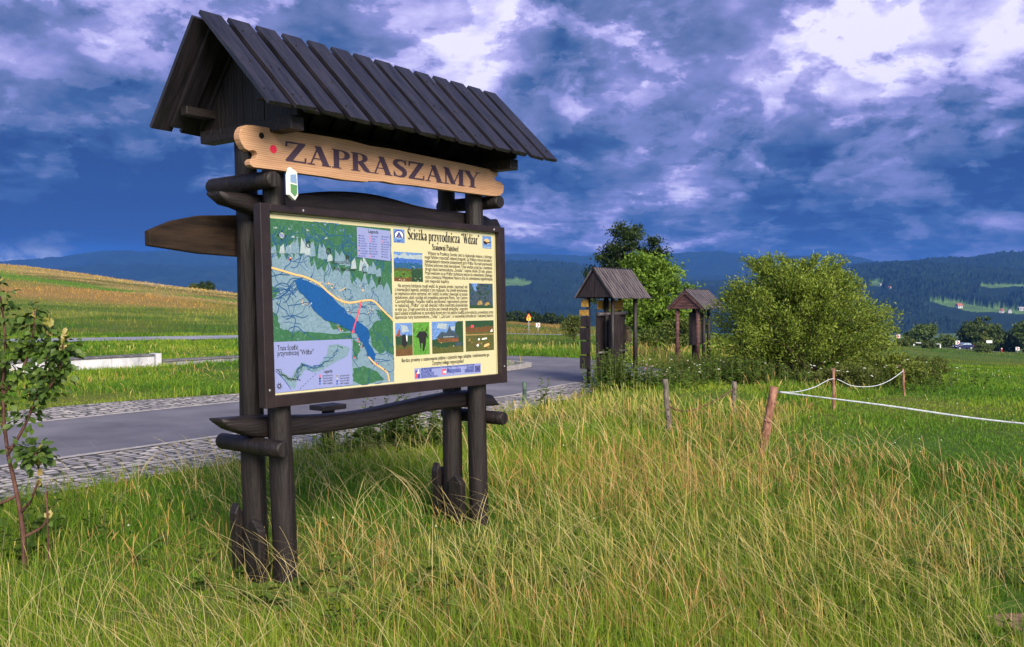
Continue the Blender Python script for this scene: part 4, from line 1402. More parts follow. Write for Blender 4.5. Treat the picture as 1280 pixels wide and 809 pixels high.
lnp.line([(FU1 - fw - .012, y_), (FU1 - fw - .012, lvl(ZC(930, 115)))], .003, 'olive')
lnp.build('print_border', printed)


def pict(corners, shapes, name='photo_print'):
    """a small printed picture; shapes in picture units 0..1 (x right, y up)"""
    ul, ur, lr, ll = corners
    x0, x1 = (ul[0] + ll[0]) / 2, (ur[0] + lr[0]) / 2
    y0, y1 = (ll[1] + lr[1]) / 2, (ul[1] + ur[1]) / 2
    pr = Print()
    for c, pts in shapes:
        pr.poly([(x0 + (x1 - x0) * min(max(x, 0), 1), y0 + (y1 - y0) * min(max(y, 0), 1)) for x, y in pts], c)
    return pr.build(name, printed)


def rect(a, b, c, d):
    return [(a, b), (c, b), (c, d), (a, d)]


def rough(x0, x1, y, amp, n=16, base=0.0):
    return [(x0, base)] + [(x0 + (x1 - x0) * i / n, y + rm.gauss(0, amp)) for i in range(n + 1)] + [(x1, base)]


def specks(n, cs, x0, y0, x1, y1, r):
    out = []
    for _ in range(n):
        x, y = rm.uniform(x0, x1), rm.uniform(y0, y1)
        out.append((rm.choice(cs), [(x + rm.uniform(-r, r), y + rm.uniform(-r, r)) for _ in range(5)]))
    return out


pict([ZC(50, 280), ZC(302, 290), ZC(308, 545), ZC(52, 540)],
     [('skyb', rect(0, 0, 1, 1)), ('pale', rough(0, 1, .93, .03, base=.78)), ('blue', rough(0, 1, .78, .02)), ('hillb', rough(0, 1, .64, .03)), ('olive', rough(0, 1, .45, .015)), ('grass', rough(0, .8, .34, .02))]
     + specks(22, ('dkgreen', 'brown', 'olive'), 0, .1, 1, .4, .06) + [('brown', rough(0, 1, .14, .03)), ('dkgreen', rough(.6, 1, .45, .03))] + specks(10, ('ochre', 'white'), 0, .02, .9, .14, .03) + specks(3, ('white',), .6, .48, .75, .54, .02))
pict([ZC(712, 558), ZC(920, 560), ZC(922, 778), ZC(718, 775)],
     [('slate', rect(0, 0, 1, 1)), ('skyb', [(.08, 1), (.35, 1), (.3, .6), (.22, .7)])] + specks(60, ('dkgreen', 'slate', 'hillb', 'dkgreen'), 0, .2, 1, 1, .09) + [('ochre', [(.3, .12), (.38, .3), (.5, .32), (.56, .14)]), ('ochre', [(.62, .1), (.7, .25), (.82, .25), (.88, .1)]), ('dkgreen', rough(0, 1, .12, .02))])
pict([ZD(62, 205), ZD(214, 200), ZD(217, 487), ZD(70, 497)],
     [('skyb', rect(0, 0, 1, 1)), ('pale', [(.3, .95), (.7, .9), (.8, .75), (.4, .7)]), ('dkgreen', rough(0, 1, .62, .02)), ('brick', [(0, .6), (.25, .85), (.3, .6)]), ('olive', rough(0, 1, .34, .01)), ('brown', rough(0, 1, .2, .02)),
      ('black', [(.38, .3), (.36, .5), (.42, .64), (.55, .66), (.66, .58), (.68, .36), (.62, .3), (.6, .2), (.55, .3), (.5, .2), (.46, .3)]), ('white', [(.62, .62), (.7, .6), (.68, .42), (.64, .46)])])
pict([ZD(217, 200), ZD(362, 193), ZD(368, 478), ZD(220, 487)],
     [('bright', rect(0, 0, 1, 1))] + specks(30, ('grass', 'bright'), 0, 0, 1, 1, .08) + [('black', [(.08, .58), (.2, .56), (.3, .66), (.4, .72), (.75, .72), (.88, .62), (.9, .48), (.8, .56), (.76, .3), (.64, .1), (.56, .12), (.58, .34), (.5, .36), (.46, .14), (.4, .34), (.34, .52)])])
pict([ZD(385, 192), ZD(660, 185), ZD(662, 458), ZD(388, 475)],
     [('skyb', rect(0, 0, 1, 1)), ('pale', [(.2, .95), (.5, .92), (.45, .75), (.15, .8)]), ('pale', [(.5, .8), (.75, .85), (.7, .7)]), ('dkgreen', [(.72, .4), (.75, .95), (.85, 1), (1, 1), (1, .4)]), ('dkgreen', rough(0, 1, .45, .02)), ('slate', [(.12, .48), (.3, .68), (.45, .64), (.5, .72), (.56, .88), (.62, .70), (.72, .68), (.88, .48)]),
      ('brown', rect(.18, .34, .85, .48)), ('pale', rect(.35, .50, .7, .52)), ('brick', rect(.62, .36, .8, .43)), ('olive', rough(0, 1, .2, .03)), ('slate', [(.7, .2), (.98, .24), (.95, .34), (.74, .3)])] + specks(12, ('dkgreen', 'grass', 'orange'), 0, .15, 1, .36, .04))
pict([ZD(680, 185), ZD(925, 178), ZD(935, 440), ZD(685, 455)],
     [('brown', rect(0, 0, 1, 1)), ('dkgreen', rough(0, 1, .8, .02, base=1.0)), ('olive', rough(0, 1, .62, .02)), ('ochre', rect(0, .52, 1, .56)), ('red', [(.18, .78), (.3, .78), (.28, .86), (.2, .86)])] + specks(20, ('olive', 'brown', 'ochre'), 0, 0, 1, .5, .07)
     + [('white', [(.42, .36), (.44, .42), (.5, .4), (.48, .35)]), ('white', [(.56, .36), (.74, .38), (.74, .43), (.58, .41)]), ('orange', [(.62, .12), (.66, .2), (.82, .24), (.84, .18), (.7, .12)]), ('white', [(.36, .18), (.42, .24), (.46, .18), (.42, .14)]), ('white', [(.86, .62), (.94, .72), (.96, .62)])])
pict([ZC(45, 80), ZC(145, 82), ZC(147, 205), ZC(50, 198)],
     [('skyb', rect(0, 0, 1, 1)), ('navy', [(.5 + .46 * math.cos(a), .52 + .42 * math.sin(a)) for a in [i * math.pi / 12 for i in range(24)]]), ('white', [(.5 + .36 * math.cos(a), .52 + .33 * math.sin(a)) for a in [i * math.pi / 12 for i in range(24)]]),
      ('navy', [(.18, .36), (.5, .86), (.82, .36)]), ('ochre', [(.42, .42), (.5, .62), (.58, .42)]), ('skyb', rect(.08, .18, .92, .34)), ('navy', rect(.06, .06, .94, .09))], 'logo_print')
pict([ZC(828, 140), ZC(908, 145), ZC(910, 255), ZC(832, 248)],
     [('skyb', rect(0, 0, 1, 1)), ('orange', [(.48 + .3 * math.cos(a), .56 + .22 * math.sin(a)) for a in [i * math.pi / 8 for i in range(16)]]), ('black', [(.06, .5), (.3, .62), (.45, .5), (.9, .56), (.9, .48), (.6, .42), (.4, .3), (.2, .36)]), ('pale', rect(.1, .08, .9, .14))], 'logo_print')
ba = [ZD(232, 603), ZD(815, 555), ZD(818, 640), ZD(235, 703)]
bx0, bx1 = ba[0][0], ba[1][0]; by0, by1 = lvl(ba[2], ba[3]), lvl(ba[0], ba[1])
bw, bh = bx1 - bx0, by1 - by0
bn = Print()
BP = lambda x, y: (bx0 + bw * x, by0 + bh * y)
bn.poly([BP(*p) for p in rect(0, 0, 1, 1)], 'lilac')
bn.poly([BP(*p) for p in rect(.01, .08, .075, .78)], 'navy')
bn.poly([BP(*p) for p in ((.005, .1), (.04, .08), (.05, .4), (.02, .7))], 'red')
bn.poly([BP(*p) for p in ((.03, .5), (.06, .9), (.07, .5))], 'white')
bn.poly([BP(*p) for p in rect(.4, .2, .455, .72)], 'red')
bn.poly([BP(*p) for p in rect(.905, .16, .99, .78)], 'navy')
for i in range(12):
    a = i * math.pi / 6; p = BP(.9475 + .026 * math.cos(a), .47 + .22 * math.sin(a)); bn.disc(p[0], p[1], .0035, 'ochre', 5)
for tx, x, y, h, wd, ink in (('PROGRAM', .09, .55, .026, .15, 'navy'), ('REGIONALNY', .09, .22, .026, .19, 'navy'), ('NARODOWA STRATEGIA SPÓJNOŚCI', .09, .06, .011, .24, 'navy'), ('Małopolska', .47, .32, .036, .21, 'navy'),
                             ('UNIA EUROPEJSKA', .77, .58, .015, .12, 'navy'), ('EUROPEJSKI FUNDUSZ', .74, .36, .014, .15, 'navy'), ('ROZWOJU REGIONALNEGO', .74, .2, .014, .15, 'navy'), ('Projekt współfinansowany z Europejskiego Funduszu Rozwoju Regionalnego', .10, .86, .012, .8, 'navy')):
    p = BP(x, y); bn.ink(ink); plain(bn.mb, tx, TXT, p[0], p[1], h, wd * bw, 0.0016, 0.02)
for i in range(2):
    p = BP(.412 + i * .022, .3); bn.ink('white'); plain(bn.mb, 'M', TXT, p[0], p[1], .02, .012, 0.0016)
bn.build('logo_print', printed)

# ================================================================ the two smaller roofed kiosks
def local(rx, ry):
    """frame of an Empty turned like the sign: u along, v towards the viewer, z up"""
    return lambda u, v, z: (u, -v, z)


def kbox(mb, u0, u1, v0, v1, z0, z1):
    mb.abox((u0, -v1, z0), (u1, -v0, z1))


def gable_roof(parent, u0, u1, vf, vb, ze, zr, nb, matl, overh=0.0, thick=0.02, rnd=random):
    for sd, ve in ((1, vf), (-1, vb)):
        sl = Vector((0, -ve, ze - zr)); ln = sl.length; sl.normalize()
        nrm = Vector((0, -math.copysign(abs(sl.z), ve), abs(sl.y)))
        mb = MB()
        p = (u1 - u0) / nb

        def pt(u, t_, h):
            return Vector((u, 0, zr)) + sl * t_ + nrm * h

        def pl(ua, ub, t0, t1, h0, h1):
            vs = [pt(u, t_, h) for h in (h0, h1) for t_ in (t0, t1) for u in (ua, ub)]
            mb.add(vs, [(0, 2, 3, 1), (4, 5, 7, 6), (0, 1, 5, 4), (2, 6, 7, 3), (0, 4, 6, 2), (1, 3, 7, 5)])
        mb.cur = 1
        pl(u0, u1, 0, ln - .01, 0, thick * .8)
        mb.cur = 0
        for i in range(nb):
            e = rnd.uniform(-.012, .012)
            pl(u0 + p * i + p * .06, u0 + p * i + p * .62, -0.012 if sd > 0 else 0.004, ln + .02 + e, thick * .9, thick * 2.2)
        mb.build('roof_slope', [matl, M_dark], parent)
    mb = MB()
    mb.tube([(u0 - .01, 0, zr + thick * 1.6), (u1 + .01, 0, zr + thick * 1.6)], thick * 1.3, 8)
    mb.build('ridge_cap', M_dark, parent)


def gable_fill(parent, u, vf, vb, ze, zr, n, matl, horizontal=False):
    mb = MB()
    if not horizontal:
        for i in range(n):
            va, vb_ = vb + (vf - vb) * i / n, vb + (vf - vb) * (i + 1) / n - .004
            zt = lambda v: zr + (ze - zr) * (v / vf if v > 0 else v / vb) - .012
            pts = [(va, ze), (vb_, ze), (vb_, max(zt(vb_), ze + .002))]
            if va < 0 < vb_: pts.append((0, zt(0)))
            pts.append((va, max(zt(va), ze + .002)))
            mb.prism(pts, lambda x, y, d: (u + d, -x, y), -.012, .012 + .003 * (i % 2))
    else:
        for i in range(n):
            z0, z1 = ze + (zr - ze) * i / n, ze + (zr - ze) * (i + 1) / n - .006
            w = lambda z: 1 - (z - ze) / (zr - ze)
            mb.prism([(vb * w(z0), z0), (vf * w(z0), z0), (vf * w(z1), z1), (vb * w(z1), z1)], lambda x, y, d: (u + d, -x, y), -.012, .012 + .004 * (i % 2))
    return mb.build('gable_panel', matl, parent)


M_kioskroof = wood('highlight_striped_roof', (0.040, 0.032, 0.040), (0.15, 0.125, 0.135), 0.55, 0.4, (12, 1, 1), 3.0, 0.3)  # roof highlights put into the colour: pale boards over a dark underlayer
M_kioskwood = wood('dark_kiosk_planks', (0.009, 0.006, 0.008), (0.028, 0.019, 0.022), 0.6, 0.3, (6, 6, 1), 4.0)
M_redwood = wood('reddish_worn_planks', (0.050, 0.022, 0.024), (0.135, 0.066, 0.066), 0.7, 0.2, (2, 2, 9), 3.0)
M_yellow = wood('ochre_board', (0.20, 0.105, 0.02), (0.40, 0.23, 0.045), 0.55, 0.3, (1, 6, 6), 3.0, 0.2)
rk = random.Random(5)
K2 = empty('notice_kiosk', (1.99, 18.6, 0), SIGN_RZ - 0.02)
tag(K2, 'taller roofed timber kiosk with ochre boards and closed plank gable, beside the road', 'kiosk', 'roofed timber kiosks beyond the welcome sign')
gable_roof(K2, -.70, .70, .44, -.40, 1.675, 2.225, 15, M_kioskroof, rnd=rk)
for u in (-.66, .66):
    gable_fill(K2, u, .41, -.37, 1.70, 2.215, 6, M_kioskwood)
for (u, v, r) in ((-.47, .30, .038), (.36, .30, .045), (-.50, -.24, .040), (.52, -.16, .042), (-.20, -.02, .052)):
    mb = MB(); mb.tube([(u + .02, -v, -.2), (u + .008, -v, .8), (u, -v, 1.72)], [r * 1.06, r, r * .97], 12, .02, rnd=rk)
    mb.build('post', M_dark, K2)
mb = MB()
for i in range(6):
    u = -.49 + i * .17
    kbox(mb, u, u + .164, -.07 - .006 * (i % 2), -.035, .08, 1.40)
mb.build('back_panel', M_kioskwood, K2)
mb = MB()
for i in range(3):
    kbox(mb, -.40 + i * .125, -.40 + i * .125 + .12, .17 + .005 * (i % 2), .20, .10, 1.36)
mb.build('front_panel', M_kioskwood, K2)
for z in (.62, 1.37):
    mb = MB(); mb.tube([(-.5, .0, z), (.5, -.02, z + .015)], .036 if z > 1 else .022, 10, .03, rnd=rk); mb.build('rail', M_kioskroof, K2)
for (u0, u1, z0, z1) in ((-.42, .02, 1.46, 1.64), (.06, .50, 1.44, 1.64)):
    mb = MB(); kbox(mb, u0, u1, -.09, -.065, z0, z1); mb.build('ochre_board', M_yellow, K2, .004)
for i, (z0, z1) in enumerate(((.30, .56), (.585, .84), (.865, 1.10), (1.125, 1.32))):
    mb = MB(); mb.abox((-.56, .16, z0), (-.535, .40 - .02 * (i % 2), z1)); mb.build('side_board', M_kioskwood, K2, .004)
for (z0, z1, y1) in ((1.34, 1.45, .40), (1.51, 1.66, .36)):
    mb = MB(); mb.abox((-.575, .20, z0), (-.55, y1, z1)); mb.build('ochre_board', M_yellow, K2, .004)

K3 = empty('notice_kiosk', (4.86, 24.8, 0), SIGN_RZ - 0.05)
tag(K3, 'smaller reddish roofed timber kiosk half hidden by the willow bush', 'kiosk', 'roofed timber kiosks beyond the welcome sign')
gable_roof(K3, -.60, .62, .56, -.52, 1.42, 1.90, 11, M_kioskroof, rnd=rk)
for u in (-.55, .56):
    gable_fill(K3, u, .52, -.48, 1.435, 1.885, 6, M_redwood, True)
mb = MB()
for sgn, ve in ((1, .56), (-1, -.52)):
    mb.prism([(0, 1.90), (ve, 1.42), (ve * .93, 1.40), (0, 1.82)], lambda x, y, d: (-.585 + d, -x, y), -.02, .006)
mb.build('barge_board', M_redwood, K3)
for (u, v, r) in ((-.45, .30, .05), (-.45, -.30, .05), (.45, .12, .05), (.48, -.34, .05), (-.1, .28, .045)):
    mb = MB(); mb.tube([(u, -v, -.2), (u, -v, 1.45)], [r * 1.05, r], 10, .03, rnd=rk)
    mb.build('post', M_redwood if u < -.2 else M_kioskwood, K3)
mb = MB(); kbox(mb, -.40, .42, .0, .03, .48, 1.34); mb.build('notice_panel', M_kioskwood, K3, .004)
mb = MB(); kbox(mb, -.02, .16, .032, .036, .55, 1.28); mb.build('poster', noisy('faded_green_poster', (0.05, 0.09, 0.05), (0.16, 0.10, 0.05), 6, .6), K3)

# ---- short timber bollard with a wide cap at the edge of the setts, seen under the board
bo = empty('timber_bollard', (-2.06, 10.5, 0), SIGN_RZ); tag(bo, 'short dark timber bollard with a wide cap, seen under the map board', 'bollard')
mb = MB(); mb.tube([(0, 0, -.2), (0, 0, .2), (.005, 0, .40)], [.078, .074, .072], 14, .02, rnd=rk); mb.build('shaft', M_dark, bo)
mb = MB(); mb.box((0, 0, .43), ((1, 0, 0), (0, 1, 0), (0, 0, 1)), (.17, .12, .028)); mb.build('cap', M_darkx, bo, .008)

# ================================================================ low concrete wall
M_conc = noisy('whitewashed_concrete', (0.26, 0.26, 0.30), (0.52, 0.51, 0.57), 3.5, 0.85, 0.2, (1, 1, .5), 0.3, c3=None, lo=.25, hi=.6)
M_cap = noisy('dark_wall_cap', (0.07, 0.07, 0.09), (0.16, 0.15, 0.17), 5, 0.85, 0.2)
c0 = SN(11.2, 21.35)
wall = empty('low_wall', (c0[0], c0[1], 0), SIGN_RZ)
tag(wall, 'low whitewashed concrete wall with dark cap in the grass beyond the road', 'wall')
mb = MB()
for i in range(4):
    mb.abox((-2.6 + i * 1.12, -.14, -.2), (-2.6 + (i + 1) * 1.12 - .012, .14, .27))
mb.build('wall_face', M_conc, wall, .008)
mb = MB(); mb.abox((-2.66, -.17, .271), (1.86, .17, .32)); mb.build('wall_cap', M_cap, wall, .008)
mb = MB(); mb.abox((1.90, -.15, -.2), (2.06, .15, .33)); mb.build('end_pier', M_conc, wall, .008)
c1 = SN(15.6, 21.5)
w2 = MB(); w2.abox((-2.2, -.12, -.2), (3.2, .12, .10)); w2.cur = 1; w2.abox((-2.22, -.15, .101), (3.22, .15, .15))
o = w2.build('kerb_wall', [noisy('grey_concrete', (.16, .16, .18), (.32, .31, .33), 4, .85), M_cap], None, .006)
o.location = (c1[0], c1[1], 0); o.rotation_euler.z = SIGN_RZ
tag(o, 'ankle-high dark concrete edging running on from the white wall', 'wall')

# ================================================================ fence posts, tape and wire
M_bark = noisy('reddish_stripped_bark', (0.13, 0.05, 0.035), (0.36, 0.19, 0.14), 7, 0.85, 0.15, (3, 3, 1), 0.8)
M_greybark = noisy('grey_old_post', (0.06, 0.05, 0.045), (0.20, 0.16, 0.14), 8, 0.9, 0.15, (4, 4, 1), 0.8)


def fence_post(x, y, h, r, lx, ly, matl, label, ins=None):
    t_ = empty('fence_post', (x, y, G(x, y)))
    tag(t_, label, 'post', 'stakes and posts of the field fences')
    mb = MB(); rr = random.Random(int(x * 100))
    k = 9
    mb.tube([(lx * (i / k * (h + .2) - .2) / h + rr.uniform(-.003, .003), ly * (i / k), -.2 + i / k * (h + .2)) for i in range(k + 1)], [r * rr.uniform(.93, 1.07) * (1.05 - .08 * i / k) for i in range(k + 1)], 12, .03, rnd=rr)
    mb.build('shaft', matl, t_)
    if r > .03:
        for _ in range(3):
            mb = MB()
            zz = rr.uniform(.3, .8); a = rr.uniform(3.6, 5.8)
            c = Vector((lx * zz, ly * zz, h * zz))
            mb.tube([c + Vector((math.cos(a), math.sin(a), 0)) * r * .8, c + Vector((math.cos(a), math.sin(a), .3)) * r * 1.35], [r * .38, r * .2], 7)
            mb.build('knot', matl, t_)
    if ins:
        mb = MB()
        top = Vector((lx * ins / h, ly * ins / h, ins))
        mb.tube([top, top + Vector((r + .03, -.01, 0))], .007, 8)
        mb.build('insulator', mat('black_insulator', (.02, .02, .02), .4), t_)
    return t_


fence_post(2.62, 9.80, .72, .042, .115, 0, M_bark, 'thick leaning reddish stripped-bark post carrying the white tape', .67)
fence_post(4.80, 14.0, .62, .021, -.005, 0, M_bark, 'thin red-brown stake at the bend of the sagging white rope', .46)
fence_post(6.90, 16.5, .47, .020, -.03, 0, M_bark, 'short thin stake at the far end of the white rope', .40)
fence_post(1.93, 11.5, .66, .034, -.055, 0, M_greybark, 'old grey split post with rusty wire round it', .38)
fence_post(3.19, 13.5, .46, .034, .01, 0, M_greybark, 'short brown stump of a post at the end of the rusty wire')
fence_post(7.30, 6.3, .75, .04, .05, 0, M_bark, 'thick post holding the near end of the white tape')
fence_post(2.78, 19.4, .34, .022, 0, 0, M_greybark, 'thin grey stake by the road edge, beside the taller kiosk')
fence_post(0.20, 15.1, .32, .035, 0, 0, noisy('mossy_stake', (.03, .06, .05), (.09, .13, .1), 9), 'short mossy stake at the edge of the road')


def cord(name, pts, w, matl, label, cat, flat=False, group=None):
    P_ = catmull(pts, 10)
    mb = MB()
    if flat:
        b = 0
        for i, p in enumerate(P_):
            tw = .25 * math.sin(i * .35)
            mb.v.append((p[0], p[1] - w / 2 * math.sin(tw), p[2] + w / 2 * math.cos(tw)))
            mb.v.append((p[0], p[1] + w / 2 * math.sin(tw), p[2] - w / 2 * math.cos(tw)))
        for i in range(len(P_) - 1):
            mb.face((2 * i, 2 * i + 1, 2 * i + 3, 2 * i + 2), True)
        o_ = mb.build(name, matl)
        s_ = o_.modifiers.new('thickness', 'SOLIDIFY'); s_.thickness = .0015
    else:
        mb.tube(P_, w / 2, 6)
        o_ = mb.build(name, matl)
    tag(o_, label, cat, group)
    return o_


M_tape = noisy('white_woven_tape', (0.34, 0.37, 0.42), (0.66, 0.68, 0.73), 30, .6, .3)
cord('fence_tape', [(2.77, 9.78, .665), (3.6, 9.15, .600), (4.6, 8.4, .512), (6.0, 7.3, .53), (7.32, 6.3, .62)], .017, M_tape, 'broad white electric fence tape stretched across the pasture', 'fence tape', True)
cord('fence_rope', [(2.77, 9.79, .668), (3.3, 10.9, .56), (4.0, 12.4, .48), (4.79, 13.98, .462), (5.3, 14.6, .30), (5.9, 15.3, .235), (6.4, 15.9, .28), (6.87, 16.48, .40)], .013, M_tape, 'white fence rope sagging between the thin stakes', 'fence rope')
cord('rusty_wire', [(1.90, 11.48, .35), (2.05, 11.7, .26), (2.35, 12.2, .20), (2.75, 12.8, .25), (3.19, 13.47, .36)], .020, noisy('rust', (.06, .03, .02), (.17, .09, .05), 20, .9), 'brown rusty wire sagging between the old post and the stump', 'wire')

# ================================================================ road furniture
M_post = mat('sign_post_grey', (.30, .31, .33), .5, .4)
M_sred = mat('sign_red', (.60, .02, .03), .4)
M_syel = mat('sign_yellow', (.80, .50, .04), .45)
M_swhite = mat('sign_white', (.80, .80, .80), .45)
M_sblack = mat('sign_black', (.015, .015, .015), .5)


def sign_at(px, depth, dz=0.0):
    x = (px - 640) / 1175 * depth
    return x, depth, G(x, depth) + dz


def road_sign(kind, px, depth, h, size, label, group=None):
    x, y, z = sign_at(px, depth)
    t_ = empty('road_sign', (x, y, z)); t_.rotation_euler.z = -math.atan2(x, y)
    tag(t_, label, 'road sign', 'road signs along the far roads')
    mb = MB(); mb.tube([(0, .03, -.3), (0, .03, h)], .04, 8); mb.build('pole', M_post, t_)
    s = size / 2
    if kind == 'triangle':
        mb = MB(); mb.prism([(-s, h - s), (s, h - s), (0, h + s * .75)], lambda a, b, d: (a, d, b), -.015, .015)
        mb.cur = 1; k = .70; mb.prism([(-s * k, h - s + .12 * s), (s * k, h - s + .12 * s), (0, h + s * .75 - .42 * s)], lambda a, b, d: (a, d, b), -.020, -.0155)
        mb.cur = 2; mb.prism([(-s * .3, h - s * .8), (s * .15, h - s * .8), (s * .3, h - s * .3), (-s * .05, h - s * .1)], lambda a, b, d: (a, d, b), -.025, -.0205)
        mb.build('warning_plate', [M_sred, M_syel, M_sblack], t_)
        mb = MB(); mb.prism(rect(-s * .75, h - s * 1.85, s * .75, h - s * 1.05), lambda a, b, d: (a, d, b), -.015, .015)
        mb.cur = 1; mb.prism(rect(-s * .2, h - s * 1.65, s * .2, h - s * 1.25), lambda a, b, d: (a, d, b), -.020, -.0155)
        mb.build('supplementary_plate', [M_syel, M_sblack], t_)
    elif kind == 'chevron':
        mb = MB(); mb.prism(rect(-s, h - s, s, h + s), lambda a, b, d: (a, d, b), -.015, .015)
        mb.cur = 1; mb.prism([(-s * .75, h + s * .85), (-s * .1, h + s * .85), (s * .7, h), (-s * .1, h - s * .85), (-s * .75, h - s * .85), (s * .0, h)], lambda a, b, d: (a, d, b), -.020, -.0155)
        mb.build('chevron_plate', [M_swhite, M_sred], t_)
    elif kind == 'white':
        mb = MB(); mb.prism(rect(-s, h - s * .5, s, h + s * .5), lambda a, b, d: (a, d, b), -.02, .02)
        mb.build('white_plate', M_swhite, t_, .01)
    return t_


def marker(px, depth, label):
    x, y, z = sign_at(px, depth)
    t_ = empty('marker_post', (x, y, z))
    tag(t_, label, 'marker post')
    mb = MB(); mb.tube([(0, 0, -.3), (0, 0, 1.0)], .13, 8); mb.build('shaft', M_sred, t_)
    mb = MB(); mb.tube([(0, 0, .78), (0, 0, .95)], .14, 8); mb.build('white_band', M_swhite, t_)


road_sign('triangle', 661, 103.5, 2.05, .62, 'red-edged yellow warning triangle on a pole beside the far road')
road_sign('chevron', 672.5, 112, 1.0, .48, 'low red and white chevron board behind the warning triangle')
road_sign('chevron', 1197.5, 208, 1.5, .85, 'red and white chevron board right behind the blue car')
road_sign('chevron', 1272.5, 207, 1.0, .75, 'red and white chevron board near the dense roadside trees')
road_sign('chevron', 1123, 207, 2.0, .8, 'red and white chevron board beside the willow bush')
road_sign('white', 1237, 208, 2.2, 1.15, 'plain white sign board on a pole between car and trees')
marker(1252.5, 207, 'red marker post with a white band at the highway edge')
gx_ = [(1176 - i * 11) for i in range(9)]
gr = empty('guard_rail', sign_at(1140, 203)); tag(gr, 'grey metal guard rail along the highway by the willow bush', 'guard rail')
gr.rotation_euler.z = 0
ox, oy, oz_ = gr.location
pts = []
for p_ in gx_:
    x, y, z = sign_at(p_, 203.0 if p_ > 1110 else 206.0)
    pts.append((x - ox, y - oy, z - oz_ + .85))
    mb = MB(); mb.abox((x - ox - .09, y - oy + .05, z - oz_ - .3), (x - ox + .09, y - oy + .2, z - oz_ + .95)); mb.build('rail_post', M_swhite, gr)
mb = MB(); mb.tube(pts, .17, 6); mb.build('rail_beam', M_post, gr)

# ---- the blue car on the highway
M_car = mat('dark_blue_car_paint', (.006, .010, .060), .25, .5)
M_glass = mat('car_glass', (.25, .32, .42), .08, .6)
M_tyre = mat('tyre_rubber', (.015, .015, .016), .8)
M_rim = mat('alloy_rim', (.4, .4, .42), .35, .5, .8)
cxx, cyy = .4804 * 201.5, 201.5
car = empty('parked_car', (cxx, cyy, G(cxx, cyy) + .09), R(186)); car.name = 'car'
tag(car, 'small dark blue hatchback car driving along the highway', 'car')
side = [(-2.0, .42), (-2.02, .70), (-1.92, .95), (-1.62, 1.02), (-1.25, 1.36), (-.7, 1.47), (.1, 1.47), (.75, .99), (1.55, .86), (1.98, .68), (2.05, .42), (1.75, .26), (-1.75, .26)]
mb = MB(); mb.prism(side, lambda a, b, d: (a, d, b), -.84, .84)
mb.build('body', M_car, car, .07, 3)
for sy in (-1, 1):
    mb = MB()
    mb.prism([(-1.45, 1.03), (-1.18, 1.30), (-.68, 1.39), (-.35, 1.40), (-.35, 1.02)], lambda a, b, d: (a, sy * (.842 + d), b), 0, .006); mb.build('side_window', M_glass, car)
    mb = MB()
    mb.prism([(-.27, 1.02), (-.27, 1.40), (.06, 1.40), (.60, 1.02)], lambda a, b, d: (a, sy * (.842 + d), b), 0, .006); mb.build('side_window', M_glass, car)
    for wx in (-1.28, 1.28):
        mb = MB(); mb.tube([(wx, sy * .68, .31), (wx, sy * .86, .31)], .31, 20); w_ = mb.build('wheel', M_tyre, car, .02)
        mb = MB(); mb.tube([(wx, sy * .862, .31), (wx, sy * .872, .31)], .20, 16); mb.build('rim', M_rim, w_)
    mb = MB(); mb.box((2.0, sy * .6, .66), ((1, 0, 0), (0, 1, 0), (0, 0, 1)), (.05, .16, .07)); mb.build('headlight', M_swhite, car, .02)
    mb = MB(); mb.box((-1.98, sy * .66, .82), ((1, 0, 0), (0, 1, 0), (0, 0, 1)), (.05, .12, .10)); mb.build('tail_light', M_sred, car, .02)
mb = MB(); mb.prism([(.14, 1.455), (.74, 1.01), (.75, 1.03), (.16, 1.475)], lambda a, b, d: (a + .012, d, b), -.72, .72); mb.build('windscreen', M_glass, car)

# ---- houses far away on the hill
NX, NY, NZ, Npx, Nt = NH


def hill_pt(px, py):
    i = int(np.argmin(abs(Npx - px)))
    te = (378 - py) / 1175
    k = np.arange(5, 180)
    tes = (NZ[i, k] - 1.6) / NY[i, k]
    j = int(k[np.argmin(abs(tes - te))])
    return float(NX[i, j]), float(NY[i, j]), float(NZ[i, j])


M_hw = mat('house_white_wall', (.42, .41, .40), .8); M_hr = [mat('house_roof_red', (.36, .10, .06), .8), mat('house_roof_grey', (.32, .30, .33), .8)]
HOUSES = [(1199, 385.5, 13, 'white house with a red roof alone on the green hill meadow'), (1252, 391.5, 11, 'white house in the first of the pair above the roadside trees'), (1262, 391.0, 10, 'smaller white house next to the pair above the roadside trees'),
          (1100, 357, 7, 'tiny white house high on the wooded hill, beside the bush top'), (1112, 362, 7, 'lower tiny white house on the wooded hill, beside the bush'), (1277, 388, 10, 'white house at the very edge of the hill meadow')]
for i, (px_, py_, w_, lab) in enumerate(HOUSES):
    x, y, z = hill_pt(px_, py_)
    h_ = empty('far_house', (x, y, z + 1), .3 + i * .5); tag(h_, lab, 'house', 'houses scattered on the far hillside')
    mb = MB(); mb.abox((-w_ * .5, -w_ * .33, -6), (w_ * .5, w_ * .33, w_ * .35)); wl = mb.build('wall', M_hw, h_)
    mb = MB()
    mb.prism([(-w_ * .40, w_ * .35), (w_ * .40, w_ * .35), (0, w_ * .72)], lambda a, b, d: (d, a, b), -w_ * .54, w_ * .54); mb.build('roof', M_hr[0 if i in (0, 1, 4) else 1], h_)
    for sgn in (-1, 1):
        for k in (-.25, .25):
            mb = MB(); mb.abox((w_ * k - .8, sgn * w_ * .33 - .05, 1.2), (w_ * k + .8, sgn * w_ * .33 + .05, 3.2)); mb.build('window', M_tyre, h_)

# ================================================================ foliage
def unit(a):
    return a / (np.linalg.norm(a, axis=1, keepdims=True) + 1e-9)


